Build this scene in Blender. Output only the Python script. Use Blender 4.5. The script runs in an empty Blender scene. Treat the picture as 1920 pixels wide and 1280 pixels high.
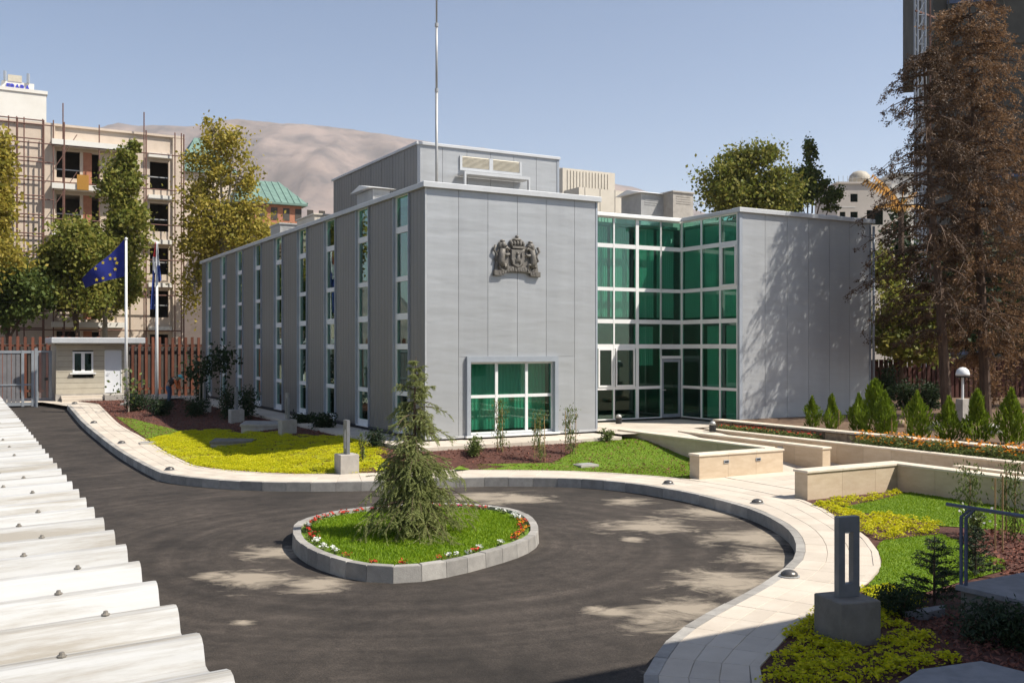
import bpy, bmesh, math, random
import numpy as np
from mathutils import Vector, Matrix, noise
from mathutils.geometry import delaunay_2d_cdt

R = math.radians
S = bpy.context.scene
COL = S.collection
random.seed(11)
RNG = np.random.default_rng(11)

# ------------------------------------------------------------------ camera
FPX, CXP, HYP, CZ = 1840.0, 960.0, 651.0, 2.55      # focal length and horizon of the photograph, eye height
cam = bpy.data.cameras.new('camera')
cam.sensor_width = 36.0
cam.lens = 36.0 * FPX / 1920.0
cam.shift_y = (HYP - 640.0) / 1920.0
cam.clip_end = 20000
cam_ob = bpy.data.objects.new('camera', cam)
cam_ob.location = (0, 0, CZ)
cam_ob.rotation_euler = (R(90), 0, 0)
COL.objects.link(cam_ob)
S.camera = cam_ob

# ------------------------------------------------------------------ sky and sun
SUN_EL, SUN_AZ = 51.5, 104.0                         # azimuth from +Y towards +X
w = bpy.data.worlds.new('World'); S.world = w; w.use_nodes = True
wn = w.node_tree.nodes; wl = w.node_tree.links
sky = wn.new('ShaderNodeTexSky'); sky.sky_type = 'NISHITA'; sky.sun_disc = False
sky.sun_elevation = R(SUN_EL); sky.sun_rotation = R(SUN_AZ)
sky.altitude = 1500; sky.air_density = 1.0; sky.dust_density = 1.2; sky.ozone_density = 1.0
bg = wn['Background']; bg.inputs['Strength'].default_value = 0.088
wl.new(sky.outputs[0], bg.inputs['Color'])
sun = bpy.data.lights.new('sun', 'SUN'); sun.energy = 5.0; sun.angle = R(0.5); sun.color = (1.0, 0.94, 0.84)
sun_ob = bpy.data.objects.new('sun', sun); COL.objects.link(sun_ob)
SUN = Vector((math.sin(R(SUN_AZ)) * math.cos(R(SUN_EL)), math.cos(R(SUN_AZ)) * math.cos(R(SUN_EL)), math.sin(R(SUN_EL))))
sun_ob.rotation_euler = (-SUN).to_track_quat('-Z', 'Y').to_euler()
sun_ob.location = (20, -10, 40)
vs = S.view_settings
vs.view_transform = 'Standard'; vs.look = 'None'; vs.exposure = 0.66; vs.gamma = 1.0; vs.use_curve_mapping = False
S.render.engine = 'CYCLES'
S.cycles.max_bounces = 8; S.cycles.volume_bounces = 1; S.cycles.transparent_max_bounces = 12

# ------------------------------------------------------------------ measuring helpers
TH = R(29.4)
CO = np.array([-2.46, 27.9])                        # front left corner of the office building
UU = np.array([math.cos(TH), math.sin(TH)]); VV = np.array([-math.sin(TH), math.cos(TH)])
def W(u, v):
    p = CO + u * UU + v * VV
    return float(p[0]), float(p[1])
def UV(x, y):
    d = np.array([x, y]) - CO
    return float(d @ UU), float(d @ VV)
def ray(px, py): return np.array([(px - CXP) / FPX, 1.0, -(py - HYP) / FPX])
def smooth(t):
    t = min(max(t, 0.0), 1.0); return t * t * (3 - 2 * t)
def zroad(x, y): return -0.85 - 0.06 * smooth((4.0 - x) / 11.0) + 0.60 * smooth((y - 29.0) / 20.0)
def zwalk(x, y): return zroad(x, y) + 0.22
def G(px, py, zf):
    """photo point to the ground point where zf (a number or a function of y) is the height"""
    r = ray(px, py); y = 20.0
    for _ in range(60):
        z = zf(float(r[0] * y), float(y)) if callable(zf) else zf
        y = 0.5 * y + 0.5 * (z - CZ) / r[2]
    return float(r[0] * y), float(y)
def onv(px, py, v):
    r = ray(px, py); t = (v + CO @ VV) / (r[:2] @ VV); p = r[:2] * t
    return float((p - CO) @ UU), float(CZ + r[2] * t)
def onu(px, py, u):
    r = ray(px, py); t = (u + CO @ UU) / (r[:2] @ UU); p = r[:2] * t
    return float((p - CO) @ VV), float(CZ + r[2] * t)
def at(px, py, d):
    r = ray(px, py) * d; return Vector((float(r[0]), d, float(CZ + r[2])))

# ------------------------------------------------------------------ materials
MATS = {}
def nt(name):
    m = bpy.data.materials.new(name); m.use_nodes = True
    MATS[name] = m
    return m, m.node_tree.nodes, m.node_tree.links, m.node_tree.nodes['Principled BSDF']
def ramp(n, stops):
    r = n.new('ShaderNodeValToRGB'); e = r.color_ramp.elements
    while len(e) < len(stops): e.new(0.5)
    for k, (p, c) in enumerate(stops):
        e[k].position = p; e[k].color = (*c, 1)
    return r
def mat(name, c1, c2=None, scale=3.0, rough=0.7, metal=0.0, bump=0.0, bscale=40.0, stretch=(1, 1, 1), detail=5.0, spec=0.4, lo=0.35, hi=0.65, island=0.0):
    """a procedural material: two colours mixed by noise, fine relief, optional tone change from piece to piece"""
    m, n, l, b = nt(name)
    geo = n.new('ShaderNodeNewGeometry')
    mp = n.new('ShaderNodeVectorMath'); mp.operation = 'MULTIPLY'; mp.inputs[1].default_value = stretch
    l.new(geo.outputs['Position'], mp.inputs[0])
    c2 = c2 or tuple(x * 0.85 for x in c1)
    nz = n.new('ShaderNodeTexNoise'); nz.inputs['Scale'].default_value = scale; nz.inputs['Detail'].default_value = detail
    nz.inputs['Roughness'].default_value = 0.65
    l.new(mp.outputs[0], nz.inputs['Vector'])
    rp = ramp(n, [(lo, c1), (hi, c2)]); l.new(nz.outputs['Fac'], rp.inputs[0])
    out = rp.outputs[0]
    if island:
        oi = n.new('ShaderNodeObjectInfo')
        mr = n.new('ShaderNodeMapRange'); mr.inputs['To Min'].default_value = 1 - island; mr.inputs['To Max'].default_value = 1 + island * 0.5
        l.new(oi.outputs['Random'], mr.inputs['Value'])
        mx = n.new('ShaderNodeVectorMath'); mx.operation = 'SCALE'
        l.new(out, mx.inputs[0]); l.new(mr.outputs[0], mx.inputs['Scale']); out = mx.outputs[0]
    l.new(out, b.inputs['Base Color'])
    b.inputs['Roughness'].default_value = rough; b.inputs['Metallic'].default_value = metal
    b.inputs['Specular IOR Level'].default_value = spec
    if bump:
        n2 = n.new('ShaderNodeTexNoise'); n2.inputs['Scale'].default_value = bscale; n2.inputs['Detail'].default_value = 4
        l.new(mp.outputs[0], n2.inputs['Vector'])
        bp = n.new('ShaderNodeBump'); bp.inputs['Strength'].default_value = bump; bp.inputs['Distance'].default_value = 0.02
        l.new(n2.outputs['Fac'], bp.inputs['Height']); l.new(bp.outputs[0], b.inputs['Normal'])
    return m
def leafmat(name, cols, trans=0.35, rough=0.6):
    m, n, l, b = nt(name)
    geo = n.new('ShaderNodeNewGeometry')
    rp = ramp(n, [(k / max(1, len(cols) - 1), c) for k, c in enumerate(cols)])
    nz = n.new('ShaderNodeTexNoise'); nz.inputs['Scale'].default_value = 0.9
    l.new(geo.outputs['Position'], nz.inputs['Vector'])
    mx = n.new('ShaderNodeMath'); mx.operation = 'MULTIPLY_ADD'; mx.inputs[1].default_value = 0.6
    ad = n.new('ShaderNodeMath'); ad.operation = 'MULTIPLY'; ad.inputs[1].default_value = 0.42
    l.new(nz.outputs['Fac'], ad.inputs[0]); l.new(geo.outputs['Random Per Island'], mx.inputs[0]); l.new(ad.outputs[0], mx.inputs[2])
    l.new(mx.outputs[0], rp.inputs[0])
    l.new(rp.outputs[0], b.inputs['Base Color']); b.inputs['Roughness'].default_value = rough; b.inputs['Specular IOR Level'].default_value = 0.25
    tr = n.new('ShaderNodeBsdfTranslucent'); l.new(rp.outputs[0], tr.inputs[0])
    ms = n.new('ShaderNodeMixShader'); ms.inputs[0].default_value = trans
    l.new(b.outputs[0], ms.inputs[1]); l.new(tr.outputs[0], ms.inputs[2]); l.new(ms.outputs[0], n['Material Output'].inputs['Surface'])
    return m
def glassmat(name, tint, ior=1.9, wav=0.0):
    m, n, l, b = nt(name); n.remove(b)
    t = n.new('ShaderNodeBsdfTransparent'); t.inputs[0].default_value = (*tint, 1)
    g = n.new('ShaderNodeBsdfGlossy'); g.inputs['Roughness'].default_value = 0.015; g.inputs[0].default_value = (0.86, 0.97, 0.92, 1)
    lw = n.new('ShaderNodeLayerWeight'); lw.inputs['Blend'].default_value = 0.5      # Schlick reflectance, the same from both sides of the pane
    pw = n.new('ShaderNodeMath'); pw.operation = 'POWER'; pw.inputs[1].default_value = 4.0; l.new(lw.outputs['Facing'], pw.inputs[0])
    r0 = ((ior - 1) / (ior + 1)) ** 2; f = n.new('ShaderNodeMath'); f.operation = 'MULTIPLY_ADD'; f.inputs[1].default_value = 1 - r0; f.inputs[2].default_value = r0; l.new(pw.outputs[0], f.inputs[0])
    ms = n.new('ShaderNodeMixShader')
    if wav:
        geo = n.new('ShaderNodeNewGeometry'); nz = n.new('ShaderNodeTexNoise'); nz.inputs['Scale'].default_value = 1.3
        l.new(geo.outputs['Position'], nz.inputs['Vector'])
        bp = n.new('ShaderNodeBump'); bp.inputs['Strength'].default_value = wav; bp.inputs['Distance'].default_value = 0.02
        l.new(nz.outputs['Fac'], bp.inputs['Height']); l.new(bp.outputs[0], g.inputs['Normal'])
    l.new(f.outputs[0], ms.inputs[0]); l.new(t.outputs[0], ms.inputs[1]); l.new(g.outputs[0], ms.inputs[2])
    l.new(ms.outputs[0], n['Material Output'].inputs['Surface'])
    return m

mat('ground_dirt', (0.22, 0.18, 0.13), (0.15, 0.12, 0.09), scale=0.6, rough=0.95, bump=0.3, bscale=8)
mat('kerb_stone', (0.36, 0.34, 0.31), (0.27, 0.255, 0.235), scale=5, rough=0.85, bump=0.25, bscale=60, island=0.25)
mat('paver', (0.56, 0.495, 0.415), (0.49, 0.425, 0.35), scale=1.6, rough=0.8, bump=0.15, bscale=50, island=0.10)
mat('paver_joint', (0.36, 0.32, 0.27), (0.28, 0.25, 0.21), scale=6, rough=0.95)
mat('travertine', (0.58, 0.47, 0.34), (0.50, 0.39, 0.27), scale=2.5, rough=0.75, bump=0.12, bscale=30, stretch=(1, 1, 3), island=0.10)
mat('travertine_cap', (0.70, 0.62, 0.50), (0.62, 0.53, 0.42), scale=3, rough=0.7, bump=0.08, bscale=30, island=0.06)
mat('rough_stone', (0.40, 0.30, 0.20), (0.24, 0.17, 0.11), scale=6, rough=0.95, bump=0.8, bscale=14, island=0.25)
mat('concrete', (0.40, 0.37, 0.33), (0.31, 0.285, 0.255), scale=4, rough=0.9, bump=0.2, bscale=50, island=0.08)
mat('concrete_dark', (0.20, 0.185, 0.165), (0.15, 0.138, 0.12), scale=5, rough=0.9, bump=0.25, bscale=40)
mat('soil', (0.16, 0.10, 0.06), (0.09, 0.055, 0.035), scale=5, rough=1.0, bump=0.8, bscale=20)
mat('mulch_base', (0.10, 0.042, 0.030), (0.055, 0.022, 0.016), scale=9, rough=1.0, bump=0.9, bscale=30)
mat('lawn_base', (0.10, 0.175, 0.012), (0.14, 0.21, 0.015), scale=3, rough=1.0, bump=0.8, bscale=60)
mat('cover_base', (0.42, 0.41, 0.012), (0.27, 0.31, 0.012), scale=2.2, rough=1.0, bump=0.8, bscale=40)
mat('white_frame', (0.72, 0.72, 0.71), (0.66, 0.66, 0.65), scale=2, rough=0.45)
mat('frame_grey', (0.33, 0.36, 0.40), (0.29, 0.315, 0.35), scale=2, rough=0.45, metal=0.2)
mat('coping', (0.50, 0.51, 0.52), (0.44, 0.45, 0.46), scale=1.5, rough=0.45, metal=0.15)
mat('plinth', (0.05, 0.05, 0.055), (0.035, 0.035, 0.04), scale=4, rough=0.8)
mat('interior', (0.30, 0.29, 0.27), (0.25, 0.245, 0.23), scale=1, rough=0.9)
mat('interior_floor', (0.14, 0.13, 0.12), (0.11, 0.10, 0.09), scale=2, rough=0.6)
mat('louvre', (0.50, 0.46, 0.37), (0.44, 0.40, 0.32), scale=3, rough=0.6)
mat('roof_unit', (0.56, 0.51, 0.43), (0.50, 0.455, 0.38), scale=2, rough=0.7)
mat('galvanised', (0.42, 0.42, 0.41), (0.34, 0.34, 0.335), scale=3, rough=0.5, metal=0.4)
mat('white_metal', (0.76, 0.76, 0.75), (0.70, 0.70, 0.69), scale=2, rough=0.4)
mat('bollard_steel', (0.24, 0.25, 0.265), (0.19, 0.20, 0.21), scale=4, rough=0.45, metal=0.5)
mat('black_plastic', (0.025, 0.025, 0.027), (0.018, 0.018, 0.02), scale=5, rough=0.4)
mat('dome_metal', (0.16, 0.15, 0.14), (0.10, 0.095, 0.09), scale=8, rough=0.35, metal=0.6)
mat('rail_paint', (0.075, 0.10, 0.17), (0.055, 0.075, 0.13), scale=5, rough=0.4, metal=0.2)
mat('bronze', (0.19, 0.175, 0.155), (0.12, 0.11, 0.098), scale=9, rough=0.6, metal=0.25, bump=0.4, bscale=40)
mat('deck_stone', (0.25, 0.25, 0.26), (0.19, 0.19, 0.20), scale=5, rough=0.8, bump=0.15, bscale=60, island=0.15)
mat('bark', (0.13, 0.085, 0.058), (0.07, 0.045, 0.032), scale=8, rough=0.95, bump=0.9, bscale=22, stretch=(1, 1, 0.25))
mat('pale_bark', (0.34, 0.30, 0.23), (0.20, 0.17, 0.12), scale=5, rough=0.9, bump=0.5, bscale=20, stretch=(1, 1, 0.4))
mat('stake_wood', (0.46, 0.30, 0.15), (0.36, 0.22, 0.10), scale=8, rough=0.85, stretch=(1, 1, 0.2))
mat('plaster', (0.60, 0.50, 0.41), (0.52, 0.43, 0.345), scale=0.8, rough=0.9, bump=0.2, bscale=6)
mat('white_plaster', (0.70, 0.68, 0.63), (0.64, 0.615, 0.56), scale=0.5, rough=0.85)
mat('brick_red', (0.42, 0.19, 0.11), (0.34, 0.14, 0.085), scale=3, rough=0.9)
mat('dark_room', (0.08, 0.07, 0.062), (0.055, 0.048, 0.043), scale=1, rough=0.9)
mat('rust_steel', (0.17, 0.085, 0.065), (0.11, 0.06, 0.048), scale=4, rough=0.8)
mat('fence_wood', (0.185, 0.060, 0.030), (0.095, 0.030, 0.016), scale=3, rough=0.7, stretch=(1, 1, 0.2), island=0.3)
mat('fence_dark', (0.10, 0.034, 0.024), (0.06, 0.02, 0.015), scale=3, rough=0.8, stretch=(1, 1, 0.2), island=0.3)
mat('gate_grey', (0.26, 0.28, 0.30), (0.22, 0.235, 0.255), scale=2, rough=0.5, metal=0.2)
mat('gate_panel', (0.17, 0.165, 0.17), (0.13, 0.125, 0.13), scale=2, rough=0.6)
mat('booth_wall', (0.44, 0.40, 0.32), (0.385, 0.345, 0.275), scale=2, rough=0.8, island=0.08)
mat('booth_door', (0.66, 0.67, 0.69), (0.62, 0.63, 0.65), scale=2, rough=0.5)
mat('copper_green', (0.15, 0.24, 0.20), (0.10, 0.17, 0.145), scale=1.5, rough=0.7)
mat('net_dark', (0.085, 0.085, 0.075), (0.055, 0.055, 0.05), scale=0.5, rough=0.95, bump=0.6, bscale=2)
mat('far_wall', (0.62, 0.56, 0.50), (0.55, 0.50, 0.44), scale=0.4, rough=0.9)
mat('blue_paint', (0.045, 0.055, 0.42), (0.04, 0.05, 0.36), scale=3, rough=0.5)
mat('flag_blue', (0.012, 0.022, 0.21), (0.010, 0.017, 0.16), scale=4, rough=0.8)
mat('flag_red', (0.45, 0.035, 0.04), (0.38, 0.03, 0.035), scale=4, rough=0.8)
mat('flag_white', (0.72, 0.72, 0.74), (0.66, 0.66, 0.68), scale=4, rough=0.8)
mat('flag_navy', (0.03, 0.06, 0.26), (0.025, 0.05, 0.22), scale=4, rough=0.8)
mat('star_yellow', (0.75, 0.55, 0.03), (0.68, 0.48, 0.03), scale=4, rough=0.7)
mat('cap_cyan', (0.16, 0.58, 0.60), (0.13, 0.50, 0.53), scale=8, rough=0.8)
mat('shirt_dark', (0.05, 0.045, 0.04), (0.035, 0.03, 0.03), scale=8, rough=0.9)
mat('sleeve_orange', (0.62, 0.16, 0.05), (0.55, 0.13, 0.04), scale=8, rough=0.9)
mat('jeans', (0.07, 0.12, 0.20), (0.05, 0.09, 0.15), scale=8, rough=0.9)
mat('skin', (0.45, 0.28, 0.19), (0.40, 0.24, 0.16), scale=8, rough=0.6)
mat('mountain', (0.235, 0.178, 0.152), (0.10, 0.083, 0.078), scale=0.007, rough=1.0, detail=10, bump=1.0, bscale=0.03, lo=0.38, hi=0.62)
mat('screw_metal', (0.30, 0.27, 0.23), (0.20, 0.18, 0.15), scale=20, rough=0.5, metal=0.5)
mat('tank_white', (0.42, 0.38, 0.31), (0.35, 0.31, 0.25), scale=2, rough=0.6)
leafmat('leaf_plane', [(0.07, 0.095, 0.018), (0.155, 0.18, 0.03), (0.26, 0.25, 0.05), (0.38, 0.31, 0.085)], trans=0.45)
leafmat('leaf_autumn', [(0.13, 0.13, 0.025), (0.26, 0.235, 0.036), (0.42, 0.33, 0.055), (0.46, 0.36, 0.11)], trans=0.45)
leafmat('leaf_green', [(0.035, 0.06, 0.014), (0.085, 0.12, 0.025), (0.18, 0.19, 0.04)])
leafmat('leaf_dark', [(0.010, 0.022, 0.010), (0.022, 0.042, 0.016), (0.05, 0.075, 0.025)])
leafmat('leaf_dead', [(0.07, 0.04, 0.022), (0.155, 0.088, 0.044), (0.25, 0.145, 0.072), (0.36, 0.22, 0.115)], trans=0.35)
leafmat('leaf_dead_dark', [(0.04, 0.024, 0.015), (0.085, 0.05, 0.027), (0.15, 0.088, 0.045)], trans=0.25)
leafmat('needle_cedar', [(0.14, 0.185, 0.065), (0.24, 0.28, 0.095), (0.35, 0.37, 0.14), (0.44, 0.43, 0.20)], trans=0.42)
leafmat('needle_thuja', [(0.07, 0.115, 0.012), (0.15, 0.22, 0.016), (0.26, 0.33, 0.026)], trans=0.4)
leafmat('needle_spruce', [(0.012, 0.025, 0.014), (0.03, 0.05, 0.025), (0.06, 0.085, 0.04)], trans=0.15)
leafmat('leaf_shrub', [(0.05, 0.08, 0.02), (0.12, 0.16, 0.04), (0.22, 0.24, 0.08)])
leafmat('grass_blade', [(0.10, 0.18, 0.008), (0.16, 0.27, 0.010), (0.23, 0.34, 0.014), (0.33, 0.39, 0.025)], trans=0.4)
leafmat('cover_leaf', [(0.30, 0.36, 0.010), (0.46, 0.47, 0.010), (0.64, 0.59, 0.014), (0.72, 0.65, 0.03)], trans=0.42)
leafmat('mulch_chip', [(0.06, 0.022, 0.016), (0.13, 0.048, 0.034), (0.21, 0.085, 0.06), (0.26, 0.13, 0.095)], trans=0.0, rough=0.95)
leafmat('petal_red', [(0.55, 0.03, 0.02), (0.72, 0.10, 0.06)], trans=0.3)
leafmat('petal_white', [(0.72, 0.72, 0.68), (0.82, 0.82, 0.78)], trans=0.3)
leafmat('petal_orange', [(0.62, 0.17, 0.015), (0.75, 0.27, 0.02), (0.78, 0.36, 0.03)], trans=0.3)
leafmat('petal_pink', [(0.60, 0.03, 0.12), (0.70, 0.08, 0.20)], trans=0.3)
leafmat('palm_dry', [(0.42, 0.21, 0.04), (0.55, 0.30, 0.07)], trans=0.3)
glassmat('glass_green', (0.46, 0.745, 0.655), ior=1.7, wav=0.02)
glassmat('glass_dark', (0.34, 0.62, 0.51), ior=1.8, wav=0.03)

def special_materials():
    # silver cladding: faint ripples in the thin sheet
    for nm, c, ribs in (('cladding_front', (0.365, 0.375, 0.385), False), ('cladding_side_shaded', (0.185, 0.177, 0.166), True)):  # side tone darkened: shade of the left face is painted into its colour
        m, n, l, b = nt(nm)
        geo = n.new('ShaderNodeNewGeometry')
        mp = n.new('ShaderNodeMapping'); mp.inputs['Rotation'].default_value = (0, 0, -TH); mp.inputs['Scale'].default_value = (0.55, 0.55, 2.3)
        l.new(geo.outputs['Position'], mp.inputs[0])
        nz = n.new('ShaderNodeTexNoise'); nz.inputs['Scale'].default_value = 1.15; nz.inputs['Detail'].default_value = 2.2
        l.new(mp.outputs[0], nz.inputs['Vector'])
        bp = n.new('ShaderNodeBump'); bp.inputs['Strength'].default_value = 0.22 if not ribs else 0.08; bp.inputs['Distance'].default_value = 0.088
        l.new(nz.outputs['Fac'], bp.inputs['Height']); l.new(bp.outputs[0], b.inputs['Normal'])
        n2 = n.new('ShaderNodeTexNoise'); n2.inputs['Scale'].default_value = 0.9; n2.inputs['Detail'].default_value = 6
        st = n.new('ShaderNodeVectorMath'); st.operation = 'MULTIPLY'; st.inputs[1].default_value = (3, 3, 0.5)
        l.new(geo.outputs['Position'], st.inputs[0]); l.new(st.outputs[0], n2.inputs['Vector'])
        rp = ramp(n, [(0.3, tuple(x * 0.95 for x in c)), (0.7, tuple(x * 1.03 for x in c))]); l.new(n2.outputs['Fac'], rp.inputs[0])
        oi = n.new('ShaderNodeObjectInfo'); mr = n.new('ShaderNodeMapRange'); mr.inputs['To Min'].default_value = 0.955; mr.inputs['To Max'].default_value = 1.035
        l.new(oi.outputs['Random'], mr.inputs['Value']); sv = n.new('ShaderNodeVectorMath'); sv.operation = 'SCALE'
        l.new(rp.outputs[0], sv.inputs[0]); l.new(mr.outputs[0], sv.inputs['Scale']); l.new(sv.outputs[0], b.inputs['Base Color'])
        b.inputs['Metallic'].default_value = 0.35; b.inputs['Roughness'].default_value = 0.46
    # corrugated roof sheet, slightly dusty white
    mat('roof_sheet', (0.47, 0.46, 0.44), (0.36, 0.34, 0.295), scale=2.2, rough=0.5, bump=0.08, bscale=12, stretch=(0.8, 0.8, 3), lo=0.42, hi=0.72, detail=8)
    m = MATS['roof_sheet']; n = m.node_tree.nodes; l = m.node_tree.links; b = n['Principled BSDF']
    geo = n.new('ShaderNodeNewGeometry'); mp = n.new('ShaderNodeMapping'); mp.vector_type = 'TEXTURE'; mp.inputs['Rotation'].default_value = (0, 0, TH); mp.inputs['Scale'].default_value = (2.2, 0.10, 1.0)
    l.new(geo.outputs['Position'], mp.inputs[0]); nz = n.new('ShaderNodeTexNoise'); nz.inputs['Scale'].default_value = 1.6; nz.inputs['Detail'].default_value = 8; nz.inputs['Roughness'].default_value = 0.7; l.new(mp.outputs[0], nz.inputs['Vector'])
    rp = ramp(n, [(0.40, (0.30, 0.275, 0.235)), (0.54, (0.44, 0.435, 0.42)), (0.75, (0.475, 0.475, 0.47))]); l.new(nz.outputs['Fac'], rp.inputs[0])
    oi = n.new('ShaderNodeObjectInfo'); mr = n.new('ShaderNodeMapRange'); mr.inputs['To Min'].default_value = 0.90; mr.inputs['To Max'].default_value = 1.03; l.new(oi.outputs['Random'], mr.inputs['Value'])
    sv = n.new('ShaderNodeVectorMath'); sv.operation = 'SCALE'; l.new(rp.outputs[0], sv.inputs[0]); l.new(mr.outputs[0], sv.inputs['Scale']); l.new(sv.outputs[0], b.inputs['Base Color'])
    # asphalt with dried silt stains
    m, n, l, b = nt('asphalt')
    geo = n.new('ShaderNodeNewGeometry')
    sx = n.new('ShaderNodeSeparateXYZ'); l.new(geo.outputs['Position'], sx.inputs[0])
    fine = n.new('ShaderNodeTexNoise'); fine.inputs['Scale'].default_value = 55; fine.inputs['Detail'].default_value = 5
    l.new(geo.outputs['Position'], fine.inputs['Vector'])
    big = n.new('ShaderNodeTexNoise'); big.inputs['Scale'].default_value = 0.55; big.inputs['Detail'].default_value = 7; big.inputs['Roughness'].default_value = 0.6
    l.new(geo.outputs['Position'], big.inputs['Vector'])
    c1 = ramp(n, [(0.30, (0.022, 0.0182, 0.0152)), (0.72, (0.056, 0.0455, 0.0375))]); l.new(big.outputs['Fac'], c1.inputs[0])
    c2 = ramp(n, [(0.30, (0.65, 0.65, 0.65)), (0.75, (1.5, 1.5, 1.5))]); l.new(fine.outputs['Fac'], c2.inputs[0])
    mu = n.new('ShaderNodeMix'); mu.data_type = 'RGBA'; mu.blend_type = 'MULTIPLY'; mu.inputs[0].default_value = 1
    l.new(c1.outputs[0], mu.inputs[6]); l.new(c2.outputs[0], mu.inputs[7])
    # swept arcs left by turning wheels, round the island
    sub = n.new('ShaderNodeVectorMath'); sub.operation = 'DISTANCE'; sub.inputs[1].default_value = (-1.6, 17.2, -0.9)
    l.new(geo.outputs['Position'], sub.inputs[0])
    arc = n.new('ShaderNodeTexNoise'); arc.noise_dimensions = '1D'; arc.inputs['Scale'].default_value = 3.2; arc.inputs['Detail'].default_value = 4
    l.new(sub.outputs['Value'], arc.inputs['W'])
    am = n.new('ShaderNodeMapRange'); am.inputs['From Min'].default_value = 0.35; am.inputs['From Max'].default_value = 0.7
    am.inputs['To Min'].default_value = 0.86; am.inputs['To Max'].default_value = 1.18; l.new(arc.outputs['Fac'], am.inputs['Value'])
    mid = n.new('ShaderNodeTexNoise'); mid.inputs['Scale'].default_value = 3.4; mid.inputs['Detail'].default_value = 9; mid.inputs['Roughness'].default_value = 0.7; mid.inputs['Distortion'].default_value = 0.6
    l.new(geo.outputs['Position'], mid.inputs['Vector'])
    mm_ = n.new('ShaderNodeMapRange'); mm_.inputs['From Min'].default_value = 0.3; mm_.inputs['From Max'].default_value = 0.7; mm_.inputs['To Min'].default_value = 0.72; mm_.inputs['To Max'].default_value = 1.42; l.new(mid.outputs['Fac'], mm_.inputs['Value'])
    pr = n.new('ShaderNodeMath'); pr.operation = 'MULTIPLY'; l.new(am.outputs[0], pr.inputs[0]); l.new(mm_.outputs[0], pr.inputs[1])
    sc = n.new('ShaderNodeVectorMath'); sc.operation = 'SCALE'; l.new(mu.outputs[2], sc.inputs[0]); l.new(pr.outputs[0], sc.inputs['Scale'])
    # dried silt: blots with ragged edges where water stood
    blots = [(1215, 985, 1.3), (1190, 1010, 0.35), (1330, 960, 1.2), (1420, 1010, 1.3), (1450, 1050, 1.1), (1370, 1090, 1.2), (1290, 1140, 0.9), (1220, 1165, 0.7),
             (1150, 1150, 0.5), (520, 1035, 0.8), (470, 1085, 0.9), (600, 1095, 0.7), (390, 1080, 0.35), (455, 1165, 0.25), (1120, 1140, 0.3), (900, 930, 1.0), (960, 935, 1.3), (1245, 1260, 0.35), (300, 900, 0.25), (1180, 940, 0.8)]
    tot = None
    for px, py, rad in blots:
        x, y = G(px, py, zroad)
        dn = n.new('ShaderNodeVectorMath'); dn.operation = 'DISTANCE'; dn.inputs[1].default_value = (x, y, zroad(x, y))
        l.new(geo.outputs['Position'], dn.inputs[0])
        mr = n.new('ShaderNodeMapRange'); mr.inputs['From Min'].default_value = 0; mr.inputs['From Max'].default_value = rad * 1.35
        mr.inputs['To Min'].default_value = 1; mr.inputs['To Max'].default_value = 0
        l.new(dn.outputs['Value'], mr.inputs['Value'])
        if tot is None: tot = mr.outputs[0]
        else:
            mm = n.new('ShaderNodeMath'); mm.operation = 'MAXIMUM'; l.new(tot, mm.inputs[0]); l.new(mr.outputs[0], mm.inputs[1]); tot = mm.outputs[0]
    rg = n.new('ShaderNodeTexNoise'); rg.inputs['Scale'].default_value = 1.9; rg.inputs['Detail'].default_value = 10; rg.inputs['Roughness'].default_value = 0.72
    rg.inputs['Distortion'].default_value = 0.8
    stv = n.new('ShaderNodeVectorMath'); stv.operation = 'MULTIPLY'; stv.inputs[1].default_value = (0.65, 1.1, 1)
    l.new(geo.outputs['Position'], stv.inputs[0]); l.new(stv.outputs[0], rg.inputs['Vector'])
    ad = n.new('ShaderNodeMath'); ad.operation = 'MULTIPLY_ADD'; ad.inputs[1].default_value = 0.48
    l.new(tot, ad.inputs[0]); l.new(rg.outputs['Fac'], ad.inputs[2])
    st = n.new('ShaderNodeMapRange'); st.inputs['From Min'].default_value = 0.70; st.inputs['From Max'].default_value = 0.92; l.new(ad.outputs[0], st.inputs['Value'])
    gate = n.new('ShaderNodeMapRange'); gate.inputs['From Min'].default_value = 0.02; gate.inputs['From Max'].default_value = 0.2; l.new(tot, gate.inputs['Value'])
    sm = n.new('ShaderNodeMath'); sm.operation = 'MULTIPLY'; l.new(st.outputs[0], sm.inputs[0]); l.new(gate.outputs[0], sm.inputs[1])
    sm2 = n.new('ShaderNodeMath'); sm2.operation = 'MULTIPLY'; l.new(sm.outputs[0], sm2.inputs[0]); sm2.inputs[1].default_value = 0.75
    mx = n.new('ShaderNodeMix'); mx.data_type = 'RGBA'; mx.inputs[7].default_value = (0.36, 0.305, 0.235, 1)
    l.new(sm2.outputs[0], mx.inputs[0]); l.new(sc.outputs[0], mx.inputs[6]); l.new(mx.outputs[2], b.inputs['Base Color'])
    b.inputs['Roughness'].default_value = 0.85; b.inputs['Specular IOR Level'].default_value = 0.3
    bp = n.new('ShaderNodeBump'); bp.inputs['Strength'].default_value = 0.35; bp.inputs['Distance'].default_value = 0.01
    l.new(fine.outputs['Fac'], bp.inputs['Height']); l.new(bp.outputs[0], b.inputs['Normal'])
    # curtains behind the glass
    m, n, l, b = nt('blind'); b.inputs['Base Color'].default_value = (0.84, 0.86, 0.82, 1); b.inputs['Roughness'].default_value = 0.9
    tr = n.new('ShaderNodeBsdfTranslucent'); tr.inputs[0].default_value = (0.7, 0.72, 0.68, 1)
    ms = n.new('ShaderNodeMixShader'); ms.inputs[0].default_value = 0.3
    l.new(b.outputs[0], ms.inputs[1]); l.new(tr.outputs[0], ms.inputs[2]); l.new(ms.outputs[0], n['Material Output'].inputs['Surface'])
special_materials()

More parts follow.
